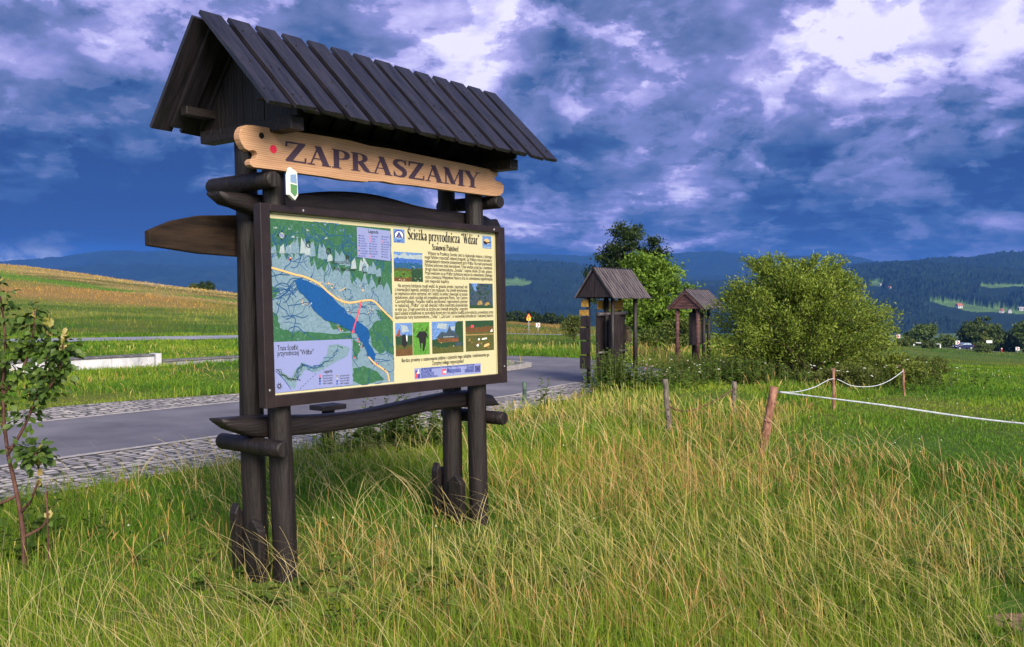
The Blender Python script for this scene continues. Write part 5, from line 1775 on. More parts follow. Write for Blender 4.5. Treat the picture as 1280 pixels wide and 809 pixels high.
def leaf_mesh(name, c, ax, nr, ln, wd, colr, fold=0.25):
    """one pointed leaf (two faces, folded along the rib) per row"""
    n = len(c)
    sd = unit(np.cross(nr, ax)); up = np.cross(ax, sd)
    ln = np.broadcast_to(ln, (n,))[:, None]; wd = np.broadcast_to(wd, (n,))[:, None]
    base = c - ax * ln * .5
    tip = c + ax * ln * .5 - up * ln * .12
    l = c - sd * wd * .5 + up * wd * fold - ax * ln * .04; r = c + sd * wd * .5 + up * wd * fold - ax * ln * .04
    V = np.stack([base, l, tip, r], 1).reshape(-1, 3)
    i = np.arange(n) * 4
    T = np.concatenate([np.stack([i, i + 2, i + 1], 1), np.stack([i, i + 3, i + 2], 1)], 0)
    return np_mesh(name, V, tris=T, colors=np.repeat(colr, 4, 0))


M_leaf = leafmat('leaves', .38)
M_trunk = noisy('tree_bark', (.035, .024, .018), (.10, .07, .05), 5, .9, .1, (4, 4, 1), .6)
M_redstem = noisy('reddish_stem', (.045, .020, .018), (.12, .058, .048), 12, .8, .2, (4, 4, 1), .4)


def mixcol(c1, c2, t):
    return np.array(c1)[None] * (1 - t[:, None]) + np.array(c2)[None] * t[:, None]


def tree(name, label, cat, px, depth, lobes, nclump, nleaf, rc, leaf, cols, trunk_r, seed, trunk_h=None, group=None, lean=(0, 0), surf=0.55, base_z=None, limbs=24):
    """trunk with limbs, crown of leaf clumps. lobes: (dx, dy, z, rx, rz) in metres from the foot"""
    r_ = np.random.default_rng(seed); rr = random.Random(seed)
    x = (px - 640) / 1175 * depth
    z0 = G(x, depth)
    root = empty(name, (x, depth, z0)); tag(root, label, cat, group)
    vol = np.array([l[3] ** 2 * l[4] for l in lobes]); pk = vol ** .7 / (vol ** .7).sum()
    which = r_.choice(len(lobes), nclump, p=pk)
    L = np.array(lobes, float)[which]
    d = unit(r_.normal(size=(nclump, 3)))
    rad = (surf + (1 - surf) * r_.random(nclump)) ** .8 * np.where(r_.random(nclump) < .25, r_.random(nclump), 1)
    cc = np.stack([L[:, 0], L[:, 1], L[:, 2]], 1) + d * rad[:, None] * np.stack([L[:, 3], L[:, 3], L[:, 4]], 1)
    cs = rc * (0.6 + .8 * r_.random(nclump))
    k = r_.integers(0, nclump, nleaf)
    P_ = cc[k] + r_.normal(size=(nleaf, 3)) * cs[k][:, None] * np.array([.62, .62, .46])
    P_[:, 2] = np.maximum(P_[:, 2], .05)
    cen = np.array([np.average(L[:, 0]), np.average(L[:, 1]), np.average(L[:, 2])])
    outw = unit(P_ - cen)
    ax_ = unit(outw * .5 + r_.normal(size=(nleaf, 3)) * .7 + np.array([0, 0, -.1]))
    nr_ = unit(r_.normal(size=(nleaf, 3)) * .6 + np.array([0, 0, .8]) + outw * .5)
    tt = np.clip(.5 + .28 * r_.normal(size=nleaf) + (r_.random(nclump)[k] - .5) * .6, 0, 1)
    cl = mixcol(cols[0], cols[1], tt)
    me = leaf_mesh('crown', P_, ax_, nr_, leaf[0] * (.7 + .6 * r_.random(nleaf)), leaf[1] * (.7 + .6 * r_.random(nleaf)), cl)
    link('crown', me, M_leaf, root)
    mb = MB()
    th = trunk_h or max(l[2] for l in lobes)
    tp = [(lean[0] * t_ * th + .03 * th * math.sin(t_ * 5 + seed) * t_, lean[1] * t_ * th, -.3 + t_ * (th + .3)) for t_ in np.linspace(0, 1, 8)]
    mb.tube(tp, [trunk_r * (1.25 - 1.05 * i / 7) for i in range(8)], 10, .05, rnd=rr)
    for i in r_.choice(nclump, min(limbs, nclump), replace=False):
        e = Vector(cc[i]); zz = max(.12 * th, min(e.z * .55, th * .85))
        f_ = min((zz + .3) / (th + .3), .98) * 7
        a = Vector(tp[int(f_)]).lerp(Vector(tp[min(int(f_) + 1, 7)]), f_ - int(f_))
        m_ = a.lerp(e, .5) + Vector((0, 0, (e - a).length * .10))
        r0 = trunk_r * (1.1 - .9 * f_ / 7) * .5
        mb.tube(catmull([tuple(a), tuple(m_), tuple(e)], 3), [r0 * (1 - .12 * q) for q in range(7)], 6)
    mb.build('trunk', M_trunk, root)
    return root


# the two tall trees behind the kiosks
tree('broadleaf_tree', 'tall dark open-crowned tree rising against the clouds', 'tree', 785, 46,
     [(0, 0, 4.75, 1.35, 1.15), (-.2, .2, 5.2, .9, .75), (.85, 0, 4.7, .8, .8), (1.6, 0, 4.0, .6, .6), (-1.5, 0, 3.7, .8, .6), (-2.0, .2, 2.6, .6, .8), (.2, .3, 3.3, 1.7, 1.2), (2.1, .1, 3.1, .4, .3), (-.9, 0, 4.4, .9, .6)],
     62, 9000, .30, (.15, .09), ((.016, .032, .010), (.055, .085, .020)), .13, 21, 4.8, 'trees and shrubs beyond the road', limbs=40)
tree('broadleaf_tree', 'bright green leafy tree in front of the tall dark tree', 'tree', 818, 40,
     [(0, 0, 2.2, 1.55, 1.7), (-.5, 0, 3.2, .9, .9), (.7, 0, 2.5, 1.0, 1.1), (-.2, -.2, 2.9, 1.1, 1.0), (1.0, 0, 1.4, .9, .8), (-.9, 0, 1.6, .9, .9), (.2, 0, 1.0, 1.3, .7)],
     150, 17000, .30, (.16, .09), ((.075, .145, .014), (.19, .29, .035)), .10, 22, 3.0, 'trees and shrubs beyond the road')
tree('round_shrub', 'pale round shrub standing alone left of the taller kiosk', 'shrub', 718, 62,
     [(0, 0, .9, .62, .85), (.1, 0, 1.4, .45, .5), (-.3, 0, .8, .5, .6), (.4, 0, .9, .4, .6)], 50, 5000, .16, (.12, .06), ((.06, .085, .018), (.17, .20, .05)), .06, 23, 1.2, 'trees and shrubs beyond the road')
tree('round_shrub', 'low leafy shrub between the two kiosks', 'shrub', 838, 31,
     [(0, 0, .55, .75, .55), (.4, 0, .8, .5, .5), (-.45, 0, .5, .5, .45)], 55, 6000, .15, (.10, .05), ((.05, .08, .014), (.14, .18, .035)), .04, 24, .7, 'trees and shrubs beyond the road')
tree('conifer', 'dark small spruce behind the smaller kiosk', 'tree', 870, 66, [(0, 0, 1.4, .75, 1.0), (0, 0, 2.4, .4, .8), (.1, 0, .8, .9, .6)], 45, 3000, .2, (.16, .07), ((.02, .045, .014), (.05, .08, .02)), .06, 26, 2.6, 'trees and shrubs beyond the road')
# trees along the highway
HW = 'trees along the highway'
tree('broadleaf_tree', 'dark rounded tree across the highway, left of the blue car', 'tree', 1152, 226, [(0, 0, 3.0, 3.0, 2.4), (1.2, 0, 4.4, 1.9, 1.6), (-2.2, 0, 2.2, 2.0, 1.6)], 70, 5000, .7, (.65, .4), ((0.0434, 0.0806, 0.0217), (0.1318, 0.186, 0.0465)), .25, 31, 4, HW)
tree('broadleaf_tree', 'low leafy tree just left of the blue car', 'tree', 1180, 232, [(0, 0, 2.2, 2.2, 2.0), (1.4, 0, 1.8, 1.6, 1.5)], 50, 3500, .6, (.6, .4), ((0.0465, 0.0853, 0.0217), (0.1395, 0.186, 0.0465)), .2, 32, 3, HW)
tree('broadleaf_tree', 'tallest dark tree behind the blue car', 'tree', 1222, 236, [(0, 0, 4.2, 3.6, 3.4), (1.5, 0, 7.2, 1.8, 1.8), (-2.0, 0, 4.8, 2.2, 2.0), (4.0, 0, 6.2, 1.6, 1.2), (3.6, 0, 3.4, 2.4, 2.6)], 110, 8000, .8, (.75, .5), ((0.0341, 0.0682, 0.0202), (0.1318, 0.1705, 0.0465)), .3, 33, 7, HW)
tree('broadleaf_tree', 'pointed pale young tree in front of the tallest dark tree', 'tree', 1229, 222, [(0, 0, 2.0, 1.3, 1.8), (0, 0, 3.6, .8, 1.2)], 40, 2600, .45, (.5, .3), ((0.0775, 0.1162, 0.031), (0.2015, 0.2325, 0.0697)), .12, 34, 3.4, HW)
tree('broadleaf_tree', 'wide dark tree right of the white sign board', 'tree', 1258, 240, [(0, 0, 3.0, 3.4, 2.6), (-2.5, 0, 2.4, 2.0, 1.8)], 70, 5000, .8, (.7, .45), ((0.0372, 0.0713, 0.0217), (0.1162, 0.155, 0.0465)), .25, 35, 4, HW)
tree('broadleaf_tree', 'big dense tree beside the last chevron board', 'tree', 1284, 234, [(0, 0, 4.4, 3.4, 3.6), (1.5, 0, 7.0, 2.4, 2.0), (-1.8, 0, 5.8, 1.8, 1.6), (4.5, 0, 4.0, 3, 3)], 110, 8000, .8, (.75, .5), ((0.0372, 0.0744, 0.0217), (0.1318, 0.186, 0.0465)), .3, 36, 7, HW)
for i, (px_, dp, s_, lab) in enumerate(((1160, 185, 1.0, 'round pale bush in front of the highway, below the rounded tree'), (1231, 180, 1.1, 'round pale bush hiding the highway edge, right of the car'), (1132, 190, 1.3, 'bushy growth in front of the guard rail'), (1102, 180, 1.5, 'bushy growth next to the willow bush, before the guard rail'), (1090, 120, 1.2, 'low bush at the foot of the willow, far side'))):
    tree('roadside_bush', lab, 'bush', px_, dp, [(0, 0, .8 * s_, 1.3 * s_, .9 * s_), (.6 * s_, 0, .6 * s_, 1.0 * s_, .7 * s_), (-.7 * s_, 0, .6 * s_, 1.0 * s_, .6 * s_)], 40, 2200, .35, (.35, .2), ((.05, .08, .02), (.14, .17, .045)), .08, 40 + i, 1.2 * s_, HW)
# hedge bushes at the far edge of the field ahead
for i in range(11):
    px_ = 628 + i * 9.5 + random.Random(i).uniform(-2, 2)
    dp = 205 + (i * 37 % 11) * 2
    lab = ['first dark hedge bush beside the board frame at the field edge', 'second dark hedge bush from the board frame at the field edge', 'dark hedge bush straight behind the warning triangle', 'dark hedge bush between triangle and chevron board', 'dark hedge bush straight behind the low chevron board',
           'dark hedge bush just right of the low chevron board', 'broad dark hedge bush midway between chevron and round shrub', 'dark hedge bush left of the pale round shrub', 'dark hedge bush directly behind the pale round shrub', 'dark hedge bush right of the pale round shrub', 'dark hedge bush by the taller kiosk roof'][i]
    s_ = random.Random(i + 50).uniform(.85, 1.25)
    tree('hedge_bush', lab, 'bush', px_, dp, [(0, 0, 1.0 * s_, 1.3 * s_, 1.1 * s_), (.8, 0, .8 * s_, 1.0 * s_, .8 * s_)], 30, 1300, .4, (.5, .32), ((.016, .035, .014), (.05, .08, .022)), .1, 60 + i, 1.2 * s_, 'hedge bushes at the far edge of the field')
# single bushes on the left hillside
tree('hillside_bush', 'dark lone bush on the left hillside below the crest', 'bush', 257, 176, [(0, 0, .8, 1.6, .9), (.8, 0, .7, 1.0, .7), (-1.0, 0, .5, .9, .5)], 40, 1800, .35, (.35, .2), ((.02, .045, .012), (.06, .09, .02)), .08, 71, 1)
tree('hillside_bush', 'smaller pale bush left of the lone dark hillside bush', 'bush', 243, 178, [(0, 0, .5, .9, .6)], 24, 900, .3, (.3, .18), ((.05, .075, .018), (.11, .14, .03)), .06, 72, .6)


# ---- the big willow bush: many rods fanning out of one foot
def rod_bush(name, label, px, depth, W, H, nrod, nleaf, leaf, cols, seed, shoots=0, cat='bush', thick=.016, low=.25):
    r_ = np.random.default_rng(seed)
    x = (px - 640) / 1175 * depth
    root = empty(name, (x, depth, G(x, depth))); tag(root, label, cat)
    az = r_.uniform(0, 2 * np.pi, nrod); el = np.arccos(r_.uniform(0.02, 1, nrod))
    lump = .82 + .30 * vnoise(az * 1.1 + 10, el * 2, .55, seed)
    ex = np.cos(az) * np.sin(el) * W * lump; ey = np.sin(az) * np.sin(el) * W * .8 * lump
    ez = H * (np.cos(el) ** .75) * (.80 + .24 * vnoise(az * 2, el * 3, .5, seed + 1)) + .22 * H * np.sin(el)
    if shoots:
        k = np.arange(shoots); ez[:shoots] = H * r_.uniform(1.02, 1.16, shoots); ex[:shoots] = r_.uniform(-.62, .55, shoots) * W; ey[:shoots] = r_.uniform(-.3, .3, shoots) * W
    fx, fy = r_.normal(size=nrod) * W * .16, r_.normal(size=nrod) * W * .14
    mb = MB()
    ends = np.stack([ex, ey, ez], 1); foot = np.stack([fx, fy, np.zeros(nrod) - .1], 1)
    mid = foot * .45 + ends * .55 + np.stack([-(ex - fx) * .10, -(ey - fy) * .10, ez * .12 + .05], 1)
    for i in range(nrod):
        mb.tube(catmull([tuple(foot[i]), tuple(mid[i]), tuple(ends[i])], 3), [thick * (1 - .14 * q) for q in range(7)], 5)
    mb.build('branches', M_trunk, root)
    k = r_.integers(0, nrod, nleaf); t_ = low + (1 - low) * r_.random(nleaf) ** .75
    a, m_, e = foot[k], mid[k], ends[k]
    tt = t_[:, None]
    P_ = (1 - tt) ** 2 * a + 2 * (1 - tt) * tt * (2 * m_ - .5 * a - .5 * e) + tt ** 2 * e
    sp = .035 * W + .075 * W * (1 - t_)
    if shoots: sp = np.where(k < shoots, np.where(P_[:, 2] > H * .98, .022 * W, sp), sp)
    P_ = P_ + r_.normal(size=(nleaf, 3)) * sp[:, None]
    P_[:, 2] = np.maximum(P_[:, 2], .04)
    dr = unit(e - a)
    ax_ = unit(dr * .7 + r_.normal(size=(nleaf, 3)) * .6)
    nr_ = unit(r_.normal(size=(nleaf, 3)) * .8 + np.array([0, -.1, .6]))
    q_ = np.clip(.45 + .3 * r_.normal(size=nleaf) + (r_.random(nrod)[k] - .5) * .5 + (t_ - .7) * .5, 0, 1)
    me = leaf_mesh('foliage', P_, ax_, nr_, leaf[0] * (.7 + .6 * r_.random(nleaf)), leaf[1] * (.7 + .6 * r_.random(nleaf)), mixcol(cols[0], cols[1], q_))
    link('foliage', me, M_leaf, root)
    return root


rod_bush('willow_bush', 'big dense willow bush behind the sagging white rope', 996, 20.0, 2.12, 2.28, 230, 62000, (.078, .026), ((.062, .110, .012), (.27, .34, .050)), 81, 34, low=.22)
rod_bush('low_shrub', 'low leafy shrub at the right foot of the willow bush, behind the rope', 1110, 18.6, .95, .62, 60, 7000, (.06, .025), ((.06, .10, .012), (.22, .26, .045)), 82)
rod_bush('low_shrub', 'lower flowery shrub right beside the thin stake of the rope', 1062, 17.6, .75, .42, 50, 5000, (.05, .022), ((.06, .085, .014), (.18, .2, .05)), 83)
rod_bush('low_shrub', 'small weedy shrub beyond the far rope stake', 1150, 21.5, .8, .5, 50, 5000, (.05, .022), ((.05, .075, .012), (.15, .18, .04)), 84)

# ---- young sapling in the left foreground
r_ = np.random.default_rng(91); rr = random.Random(91)
sx, sy = -2.93, 5.58
sap = empty('sapling', (sx, sy, 0)); tag(sap, 'young fruit-tree sapling with red-brown stem and glossy leaves, beside the road', 'sapling')
mb = MB()
trunk = catmull([(0.02, 0, -.15), (.01, 0, .25), (-.04, 0, .55), (-.075, .0, .72), (-.11, .02, 1.05), (-.09, .02, 1.4), (-.12, 0, 1.72)], 4)
mb.tube(trunk, [.016 * (1 - .03 * i) for i in range(len(trunk))], 9, .05, rnd=rr)
limbs = [[(-.07, 0, .70), (.04, -.03, .86), (.13, -.05, 1.05), (.19, -.05, 1.26), (.21, -.05, 1.45)], [(-.09, 0, .85), (-.2, .03, 1.0), (-.28, 0, 1.2), (-.3, 0, 1.42)], [(.10, -.04, .98), (.22, -.08, 1.10), (.30, -.1, 1.24), (.31, -.1, 1.36)],
         [(-.10, 0, 1.05), (.0, .04, 1.2), (.06, .05, 1.4), (.07, .05, 1.55)], [(-.08, 0, .74), (.08, -.06, .72), (.17, -.1, .70)], [(-.11, 0, 1.2), (-.2, -.05, 1.35), (-.24, -.05, 1.55)], [(-.02, 0, .45), (-.14, -.05, .40), (-.2, -.05, .47)], [(0, 0, .35), (.08, -.05, .42), (.14, -.06, .55)],
         [(-.1, 0, 1.1), (-.22, .1, 1.12), (-.34, .12, 1.25)], [(.02, 0, .2), (.12, .02, .26), (.17, 0, .34)]]
for lb in limbs:
    q_ = catmull(lb, 4); mb.tube(q_, [.010 * (1 - .045 * i) for i in range(len(q_))], 6, .05, rnd=rr)
mb.tube(catmull([(.17, -.02, -.1), (.175, -.03, .25), (.165, -.02, .48)], 4), .006, 6)
mb.build('trunk', M_redstem, sap)
pos, axs, tips = [], [], []
for li, lb in enumerate([trunk[10:]] + limbs):
    q_ = catmull(lb, 8) if li else lb
    nleaves = 8 if li in (7, 8, 10) else 190
    for _ in range(nleaves):
        t_ = rr.uniform(.2, 1) ** .8 * (len(q_) - 1); i = int(t_); p = Vector(q_[i]).lerp(Vector(q_[min(i + 1, len(q_) - 1)]), t_ - i)
        a = Vector((rr.gauss(0, 1), rr.gauss(0, 1), rr.gauss(-.1, .6))).normalized()
        pos.append(p + a * rr.uniform(.03, .12)); axs.append((a + Vector((0, 0, -.25))).normalized()); tips.append(0)
    for _ in range(9 if nleaves > 10 else 3):
        a = Vector((rr.gauss(0, .6), rr.gauss(0, .6), rr.gauss(.7, .4))).normalized()
        pos.append(Vector(q_[-1]) + a * rr.uniform(.0, .04) + Vector((0, 0, rr.uniform(-.05, .05)))); axs.append(a); tips.append(1)
pos = np.array([tuple(p) for p in pos]); axs = np.array([tuple(a) for a in axs]); tips = np.array(tips)
nl = len(pos)
colr = mixcol((.030, .065, .012), (.10, .16, .03), r_.random(nl)); colr[tips == 1] = mixcol((.26, .26, .06), (.42, .30, .12), r_.random(int(tips.sum())))
nrm_ = unit(r_.normal(size=(nl, 3)) * .5 + np.array([0, -.3, .9]))
# broad rounded leaves: six-sided
sd = unit(np.cross(nrm_, axs)); up = np.cross(axs, sd); Ln = (.058 * (.6 + .5 * r_.random(nl)))[:, None]; Wd = Ln * .68
V = np.stack([pos - axs * Ln * .5, pos - axs * Ln * .2 - sd * Wd * .42 + up * Wd * .15, pos + axs * Ln * .15 - sd * Wd * .48 + up * Wd * .12, pos + axs * Ln * .5 - up * Ln * .14, pos + axs * Ln * .15 + sd * Wd * .48 + up * Wd * .12, pos - axs * Ln * .2 + sd * Wd * .42 + up * Wd * .15, pos], 1).reshape(-1, 3)
i = np.arange(nl) * 7
T = np.concatenate([np.stack([i + 6, i + a, i + b], 1) for a, b in ((1, 0), (2, 1), (3, 2), (4, 3), (5, 4), (0, 5))], 0)
link('leaves', np_mesh('leaves', V, tris=T, colors=np.repeat(colr, 7, 0)), leafmat('glossy_leaves', .30, .5, .35), sap)

# ================================================================ grass
M_grass = leafmat('grass_blades', .40, .6, .2)
M_straw = leafmat('dry_stalks', .30, .7, .15)


def blades(name, pos, h, w, az, lean, colr, prof, matl, curl=1.0, label=None, tipcol=None):
    n, K = len(pos), len(prof)
    t_ = np.linspace(0, 1, K)
    dirv = np.stack([np.cos(az), np.sin(az), np.zeros(n)], 1)
    fa = rng.uniform(0, 2 * np.pi, n)
    sv = np.stack([np.cos(fa), np.sin(fa), np.zeros(n)], 1)
    V = np.empty((n, K, 2, 3), np.float32)
    for k in range(K):
        t = t_[k]
        c = pos + dirv * (h * lean * t ** (1.6 * curl))[:, None]
        c = c + np.array([0, 0, 1.0]) * (h * t * (1 - .38 * np.minimum(lean, 1.6) * t))[:, None]
        o = sv * (w * prof[k] * .5)[:, None]
        V[:, k, 0] = c - o; V[:, k, 1] = c + o
    base = (np.arange(n) * K * 2)[:, None]
    Q = []
    for k in range(K - 1):
        Q.append(base + np.array([[2 * k, 2 * k + 1, 2 * k + 3, 2 * k + 2]]))
    Q = np.stack(Q, 1).reshape(-1, 4)
    C = np.repeat(colr[:, None, :], K * 2, 1).astype(np.float32)
    if tipcol is not None:
        for k in range(K):
            if prof[k] >= 1.4 or k == K - 1: C[:, 2 * k:2 * k + 2] = tipcol[:, None, :]
    o = link(name, np_mesh(name, V.reshape(-1, 3), quads=Q, colors=C.reshape(-1, 3)), matl)
    return tag(o, kind='stuff')


PAST = [(2.75, 9.9), (3.7, 12.0), (4.75, 14.0), (6.8, 16.7), (9.0, 20), (13, 32), (28, 75), (64, 160), (140, 160), (80, 20), (40, 2), (9.5, 5.2), (7.3, 6.4), (4.6, 8.5)]
BLOCK = [ROAD, NEARCOB, FARCOB]
PATHP = [SN(-34, 15.0), SN(-34, 15.5), SN(0, 15.35), SN(6.8, 15.3), SN(6.8, 14.8), SN(0, 14.85)]


def scatter(n, y0, y1, power, margin=2.8, wide=.60):
    """points on the ground, denser close by"""
    u = rng.random(n); e = 2 - power
    y = (y0 ** e + u * (y1 ** e - y0 ** e)) ** (1 / e)
    x = rng.uniform(-1, 1, n) * (wide * y + margin)
    return x, y


def open_ground(x, y):
    ok = np.ones(len(x), bool)
    for p in BLOCK + [PATHP]: ok &= ~in_poly(x, y, p)
    # far road strip
    fr = np.array(arc(FAR_ROAD, 3))
    near = np.where((y > 30) & (y < 130))[0]
    if len(near):
        dmin = np.full(len(near), 1e9)
        for a, b in zip(fr[:-1], fr[1:]):
            d = b - a; l2 = (d ** 2).sum()
            t_ = np.clip(((x[near] - a[0]) * d[0] + (y[near] - a[1]) * d[1]) / l2, 0, 1)
            dmin = np.minimum(dmin, np.hypot(x[near] - a[0] - t_ * d[0], y[near] - a[1] - t_ * d[1]))
        ok[near] &= dmin > 2.1
    ok &= ~((np.hypot(x - 2.75, y - 4.55) < .42) & (y > 0))      # bare patch of soil
    return ok


def on_pasture(x, y):
    return in_poly(x, y, PAST)


GREENS = ((.030, .100, .010), (.105, .225, .016), (.27, .33, .036))
def feet(x, y):
    """trodden grass round the feet of the sign, where people stand to read"""
    k = np.ones(len(x))
    for cx_, cy_, rx_, ry_ in ((-1.42, 4.85, .55, .62), (-.30, 6.35, .42, .60)):
        k = np.minimum(k, .42 + .58 * np.clip(np.hypot((x - cx_) / rx_, (y - cy_) / ry_) - .55, 0, 1))
    return k


# 1. green undergrowth
x, y = scatter(450000, 2.9, 46, 1.55)
k = open_ground(x, y); x, y = x[k], y[k]
pa = on_pasture(x, y)
dry = fbm(x, y, 2.6, 3, 61); hgt = fbm(x, y, 1.7, 3, 63)
h = (.04 + .25 * np.clip((hgt - .2) * 1.4, 0, 1)) * rng.uniform(.55, 1.25, len(x)); h = np.where(pa, h * .42, h)
sn_n = -x * .793 + y * .609
h = h * np.where((y > 26) & ~pa, 1.15, 1.0) * np.where((sn_n > 14.2) & (y > 8), .75, 1) * np.where((sn_n > 14.1) & (sn_n < 15.6), .55, 1) * np.where((sn_n > 6.7) & (sn_n < 7.7), .6, 1) * np.where((x > -1) & (x < 4.5) & (y > 12.5) & (y < 22), .6, 1)
t_ = np.clip(.36 + 1.5 * (dry - .5) + .25 * rng.normal(size=len(x)), 0, 1); t_ = np.where(pa, t_ * .7 + .28, t_ + .13)
colr = np.where((t_ < .5)[:, None], mixcol(GREENS[0], GREENS[1], np.clip(t_ * 2, 0, 1)), mixcol(GREENS[1], GREENS[2], np.clip(t_ * 2 - 1, 0, 1)))
h = h * feet(x, y)
w = .0046 * np.maximum(1, (y / 5.0) ** .95) * rng.uniform(.7, 1.4, len(x))
pos = np.stack([x, y, gz(x, y) - .01], 1)
blades('meadow_grass', pos, h, w, rng.uniform(0, 2 * np.pi, len(x)), np.abs(rng.normal(.35, .3, len(x))), colr, [1, .85, .55, .06], M_grass)

# 2. dry stalks with seed heads, tall in the uncut strip
x, y = scatter(190000, 3.0, 34, 1.35)
k = open_ground(x, y); x, y = x[k], y[k]
pa = on_pasture(x, y)
dens = .78 * np.clip(.10 + 2.3 * (fbm(x, y, 2.4, 4, 71) - .42), .03, 1)
sn_n = -x * .793 + y * .609
dens = dens * np.where(sn_n > 14.2, .35, 1.0) * np.where(pa, .05, 1)
strip_ = np.exp(-((x - (.10 * y + .3)) / (1.6 + .10 * y)) ** 2)            # the tall strip right of the sign
dens = np.clip(dens * (.50 + .80 * strip_), 0, 1)
k = rng.random(len(x)) < dens; x, y, pa = x[k], y[k], pa[k]
strip_ = np.exp(-((x - (.10 * y + .3)) / (1.6 + .10 * y)) ** 2)
h = (.17 + .20 * strip_ * np.clip((y - 4) / 3, .35, 1) + .14 * fbm(x, y, 3, 2, 73)) * rng.uniform(.6, 1.3, len(x)) * np.where(pa, .5, 1) * np.where((x > -1) & (x < 4.5) & (y > 13) & (y < 22), .55, 1)
q_ = rng.random(len(x)); patch = fbm(x, y, 2.0, 3, 75)
straw = mixcol((.30, .31, .06), (.56, .44, .16), q_); rusty = mixcol((.38, .20, .07), (.55, .32, .14), q_)
m_ = np.clip((patch - .47) / .10, 0, 1)[:, None] * .85
colr = straw * (1 - m_) + rusty * m_
gs = rng.random(len(x)) < .42
colr[gs] = mixcol((.11, .19, .02), (.26, .31, .045), rng.random(int(gs.sum())))
h = h * feet(x, y) * .86
w = .0021 * np.maximum(1, (y / 4.2) ** .95) * rng.uniform(.7, 1.3, len(x))
flop = rng.random(len(x)) < .30
lean = np.where(flop, rng.uniform(.7, 1.7, len(x)), np.abs(rng.normal(.28, .22, len(x))))
az = np.where(rng.random(len(x)) < .55, rng.normal(2.6, .8, len(x)), rng.uniform(0, 2 * np.pi, len(x)))
pos = np.stack([x, y, gz(x, y) - .01], 1)
blades('dry_grass', pos, h, w, az, lean, colr, [1.1, 1.0, .8, .7, 1.7, 1.4, .2], M_straw, 1.1, tipcol=colr * rng.uniform(.7, 1.15, (len(x), 1)))

# 2b. fallen straw lying across the foreground
x, y = scatter(13000, 3.0, 12, 1.3)
k = open_ground(x, y) & ~on_pasture(x, y); x, y = x[k], y[k]
k = rng.random(len(x)) < np.clip(.15 + 1.9 * (fbm(x, y, 1.5, 3, 91) - .38), 0, 1); x, y = x[k], y[k]
q_ = rng.random(len(x))
colr = mixcol((.34, .27, .10), (.62, .50, .26), q_)
blades('fallen_straw', np.stack([x, y, gz(x, y) + rng.uniform(0, .10, len(x))], 1), rng.uniform(.22, .52, len(x)), .0019 * np.maximum(1, y / 4.2) * rng.uniform(.7, 1.3, len(x)),
       np.where(rng.random(len(x)) < .6, rng.normal(2.9, .7, len(x)), rng.uniform(0, 6.28, len(x))), rng.uniform(.5, 1.2, len(x)), colr, [1, 1, 1, .9, .8, 1.2, .2], M_straw, .95)

# 3. fields further off, towards the hill crest and the highway
x, y = scatter(95000, 40, 230, 1.25, 3, .64)
k = open_ground(x, y); x, y = x[k], y[k]
gc = ground_color(x, y)
pa = on_pasture(x, y)
h = rng.uniform(.08, .28, len(x)) * (1 + .8 * (fbm(x, y, 9, 3, 81) > .58)) * np.where(pa, .35, 1)
colr = gc * rng.uniform(.8, 1.9, (len(x), 1)) * np.array([1.15, 1.1, .95])
w = .018 * (y / 40) * rng.uniform(.7, 1.6, len(x))
blades('field_grass', np.stack([x, y, gz(x, y) - .02], 1), h, w, rng.uniform(0, 2 * np.pi, len(x)), np.abs(rng.normal(.3, .2, len(x))), colr, [1, .9, .6, .1], M_grass)

# 4. leafy weeds (nettles and docks) round the kiosks, the sign feet and the stakes
PATCH = [  # (px, depth, spread x, spread y, stems, height)
    (740, 17.2, .55, .4, 110, .80), (715, 16.6, .4, .4, 70, .66), (772, 17.4, .35, .3, 60, .60), (648, 14.3, .3, .4, 22, .50), (668, 14.6, .35, .3, 16, .42), (505, 10.3, .40, .35, 50, .55), (455, 10.0, .35, .3, 22, .42),
    (830, 18.0, .7, .7, 60, .42), (880, 19.0, .8, .8, 80, .50), (945, 18.6, .7, .5, 60, .48), (1020, 17.8, .9, .4, 60, .40), (1085, 17.6, .8, .5, 60, .42), (1150, 19.5, .9, .6, 40, .40), (25, 6.0, .3, .4, 14, .3), (1120, 5.0, .8, .7, 34, .13), (1010, 4.7, .6, .5, 20, .11), (1240, 5.4, .8, .9, 30, .14), (420, 5.0, .8, .8, 18, .12), (560, 4.8, .9, .8, 18, .11), (700, 5.4, .9, 1.0, 18, .13), (150, 6.6, .9, .9, 18, .14), (860, 4.8, .8, .8, 18, .12)]
LP, LA, LNn, LL, LW, LC = [], [], [], [], [], []
mbw = MB(); rw = random.Random(8)
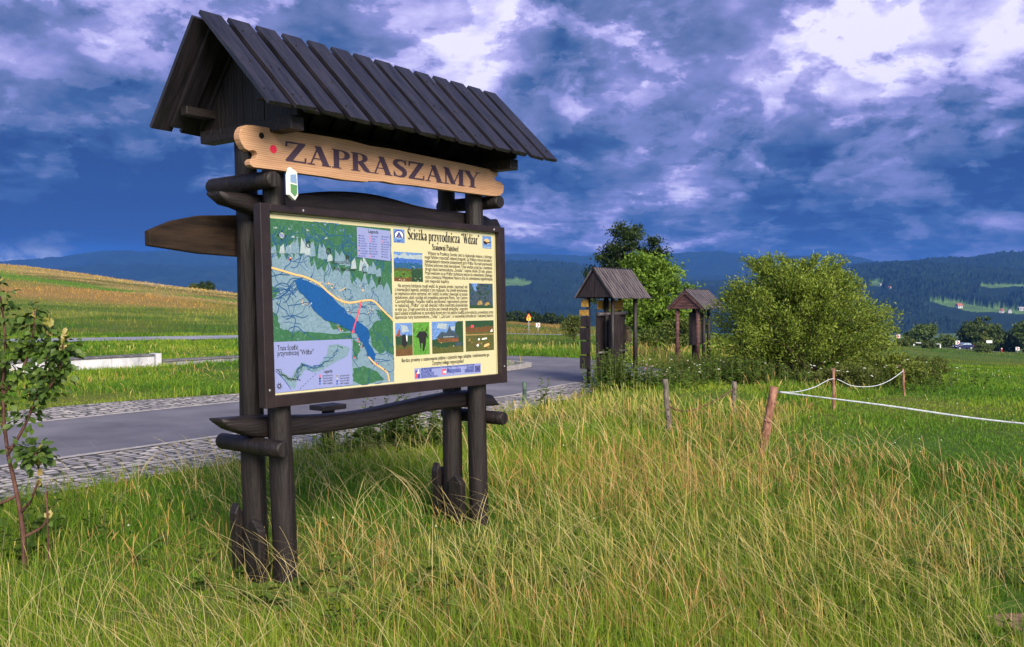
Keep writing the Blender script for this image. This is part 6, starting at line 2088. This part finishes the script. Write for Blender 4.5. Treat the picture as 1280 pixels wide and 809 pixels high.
for (px_, dp, sx_, sy_, ns, hh) in PATCH:
    for _ in range(ns):
        yy = dp + rw.gauss(0, sy_ * .6); xx = (px_ - 640) / 1175 * dp + rw.gauss(0, sx_ * .6)
        if not open_ground(np.array([xx]), np.array([yy]))[0]: continue
        H_ = hh * rw.uniform(.55, 1.15); lx, ly = rw.gauss(0, .08) * H_, rw.gauss(0, .08) * H_
        z0 = G(xx, yy)
        mbw.tube([(xx, yy, z0 - .02), (xx + lx * .5, yy + ly * .5, z0 + H_ * .55), (xx + lx, yy + ly, z0 + H_)], [.006, .005, .002], 4, caps=False)
        nk = int(7 + H_ * 22)
        tone = rw.random()
        for j in range(nk):
            f_ = (j + 1) / nk; a = rw.uniform(0, 6.28)
            d_ = Vector((math.cos(a), math.sin(a), rw.uniform(-.25, .5))).normalized()
            s_ = (.10 * (1 - .65 * f_) + .02) * rw.uniform(.7, 1.2)
            LP.append((xx + lx * f_ + d_.x * s_ * .5, yy + ly * f_ + d_.y * s_ * .5, z0 + H_ * f_ + d_.z * s_ * .4)); LA.append(tuple(d_)); LL.append(s_); LW.append(s_ * .5)
            c = .35 * tone + .5 * f_ + rw.uniform(-.1, .15)
            LC.append(tuple(np.array((.040, .085, .012)) * (1 - c) + np.array((.14, .21, .03)) * c))
LP, LA = np.array(LP), np.array(LA)
o = link('weeds', leaf_mesh('weeds', LP, LA, unit(rng.normal(size=LP.shape) * .35 + np.array([0, 0, 1])), np.array(LL), np.array(LW), np.clip(np.array(LC), 0, 1)), M_leaf); tag(o, kind='stuff')
o = mbw.build('weed_stems', noisy('green_stem', (.05, .08, .02), (.12, .13, .04), 20)); tag(o, kind='stuff')

# 5. small white clover and yarrow heads, a few pink ones
fx, fy = [], []
x, y = scatter(9000, 6, 30, 1.2)
k = open_ground(x, y); x, y = x[k], y[k]; pa = on_pasture(x, y)
keep = rng.random(len(x)) < np.where(pa, .085, .02)
x, y, pa = x[keep], y[keep], pa[keep]
wx, wy = [], []
for (px_, dp, s_) in ((1040, 17.2, .8), (1085, 17.3, .7), (830, 17.0, .6), (880, 17.6, .6), (800, 20.0, .4), (850, 26.5, .8), (1130, 19, .8)):
    wx += list(rng.normal((px_ - 640) / 1175 * dp, s_ * .6, 12)); wy += list(rng.normal(dp, .4, 12))
tall = np.concatenate([np.zeros(len(x), bool), np.ones(len(wx), bool)])
x = np.concatenate([x, wx]); y = np.concatenate([y, wy])
zz = gz(x, y) + np.where(tall, rng.uniform(.3, .55, len(x)), rng.uniform(.06, .13, len(x)))
sz = np.where(tall, rng.uniform(.03, .07, len(x)), rng.uniform(.010, .020, len(x)) * np.maximum(1, y / 16))
nf = len(x)
ang = np.arange(6) * np.pi / 3
ring = np.stack([np.cos(ang), np.sin(ang)], 1)
V = np.zeros((nf, 7, 3)); V[:, :6, 0] = x[:, None] + sz[:, None] * .5 * ring[None, :, 0]; V[:, :6, 1] = y[:, None] + sz[:, None] * .5 * ring[None, :, 1]; V[:, :6, 2] = zz[:, None] - sz[:, None] * .15
V[:, 6] = np.stack([x, y, zz + sz * np.where(tall, .12, .55)], 1)
i = np.arange(nf) * 7
T = np.concatenate([np.stack([i + a, i + (a + 1) % 6, i + 6], 1) for a in range(6)], 0)
fc = np.repeat(np.where((rng.random(nf) < .08)[:, None], np.array([[.55, .18, .30]]), np.array([[.70, .70, .58]])), 7, 0)
o = link('wildflowers', np_mesh('wildflowers', V.reshape(-1, 3), tris=T, colors=fc), leafmat('petals', .3)); tag(o, kind='stuff')

# 6. bare soil patch in the near right corner
M_soil = noisy('bare_soil', (.10, .055, .035), (.26, .17, .12), 14, .95, .1, bump=.8)
pts = [(2.75 + .40 * (1 + .18 * math.sin(a * 3 + 1) + .1 * math.sin(a * 5)) * math.cos(a), 4.55 + .26 * (1 + .2 * math.sin(a * 2 + 2)) * math.sin(a)) for a in [i * math.pi / 14 for i in range(28)]]
sheet('soil', pts, .012, M_soil)
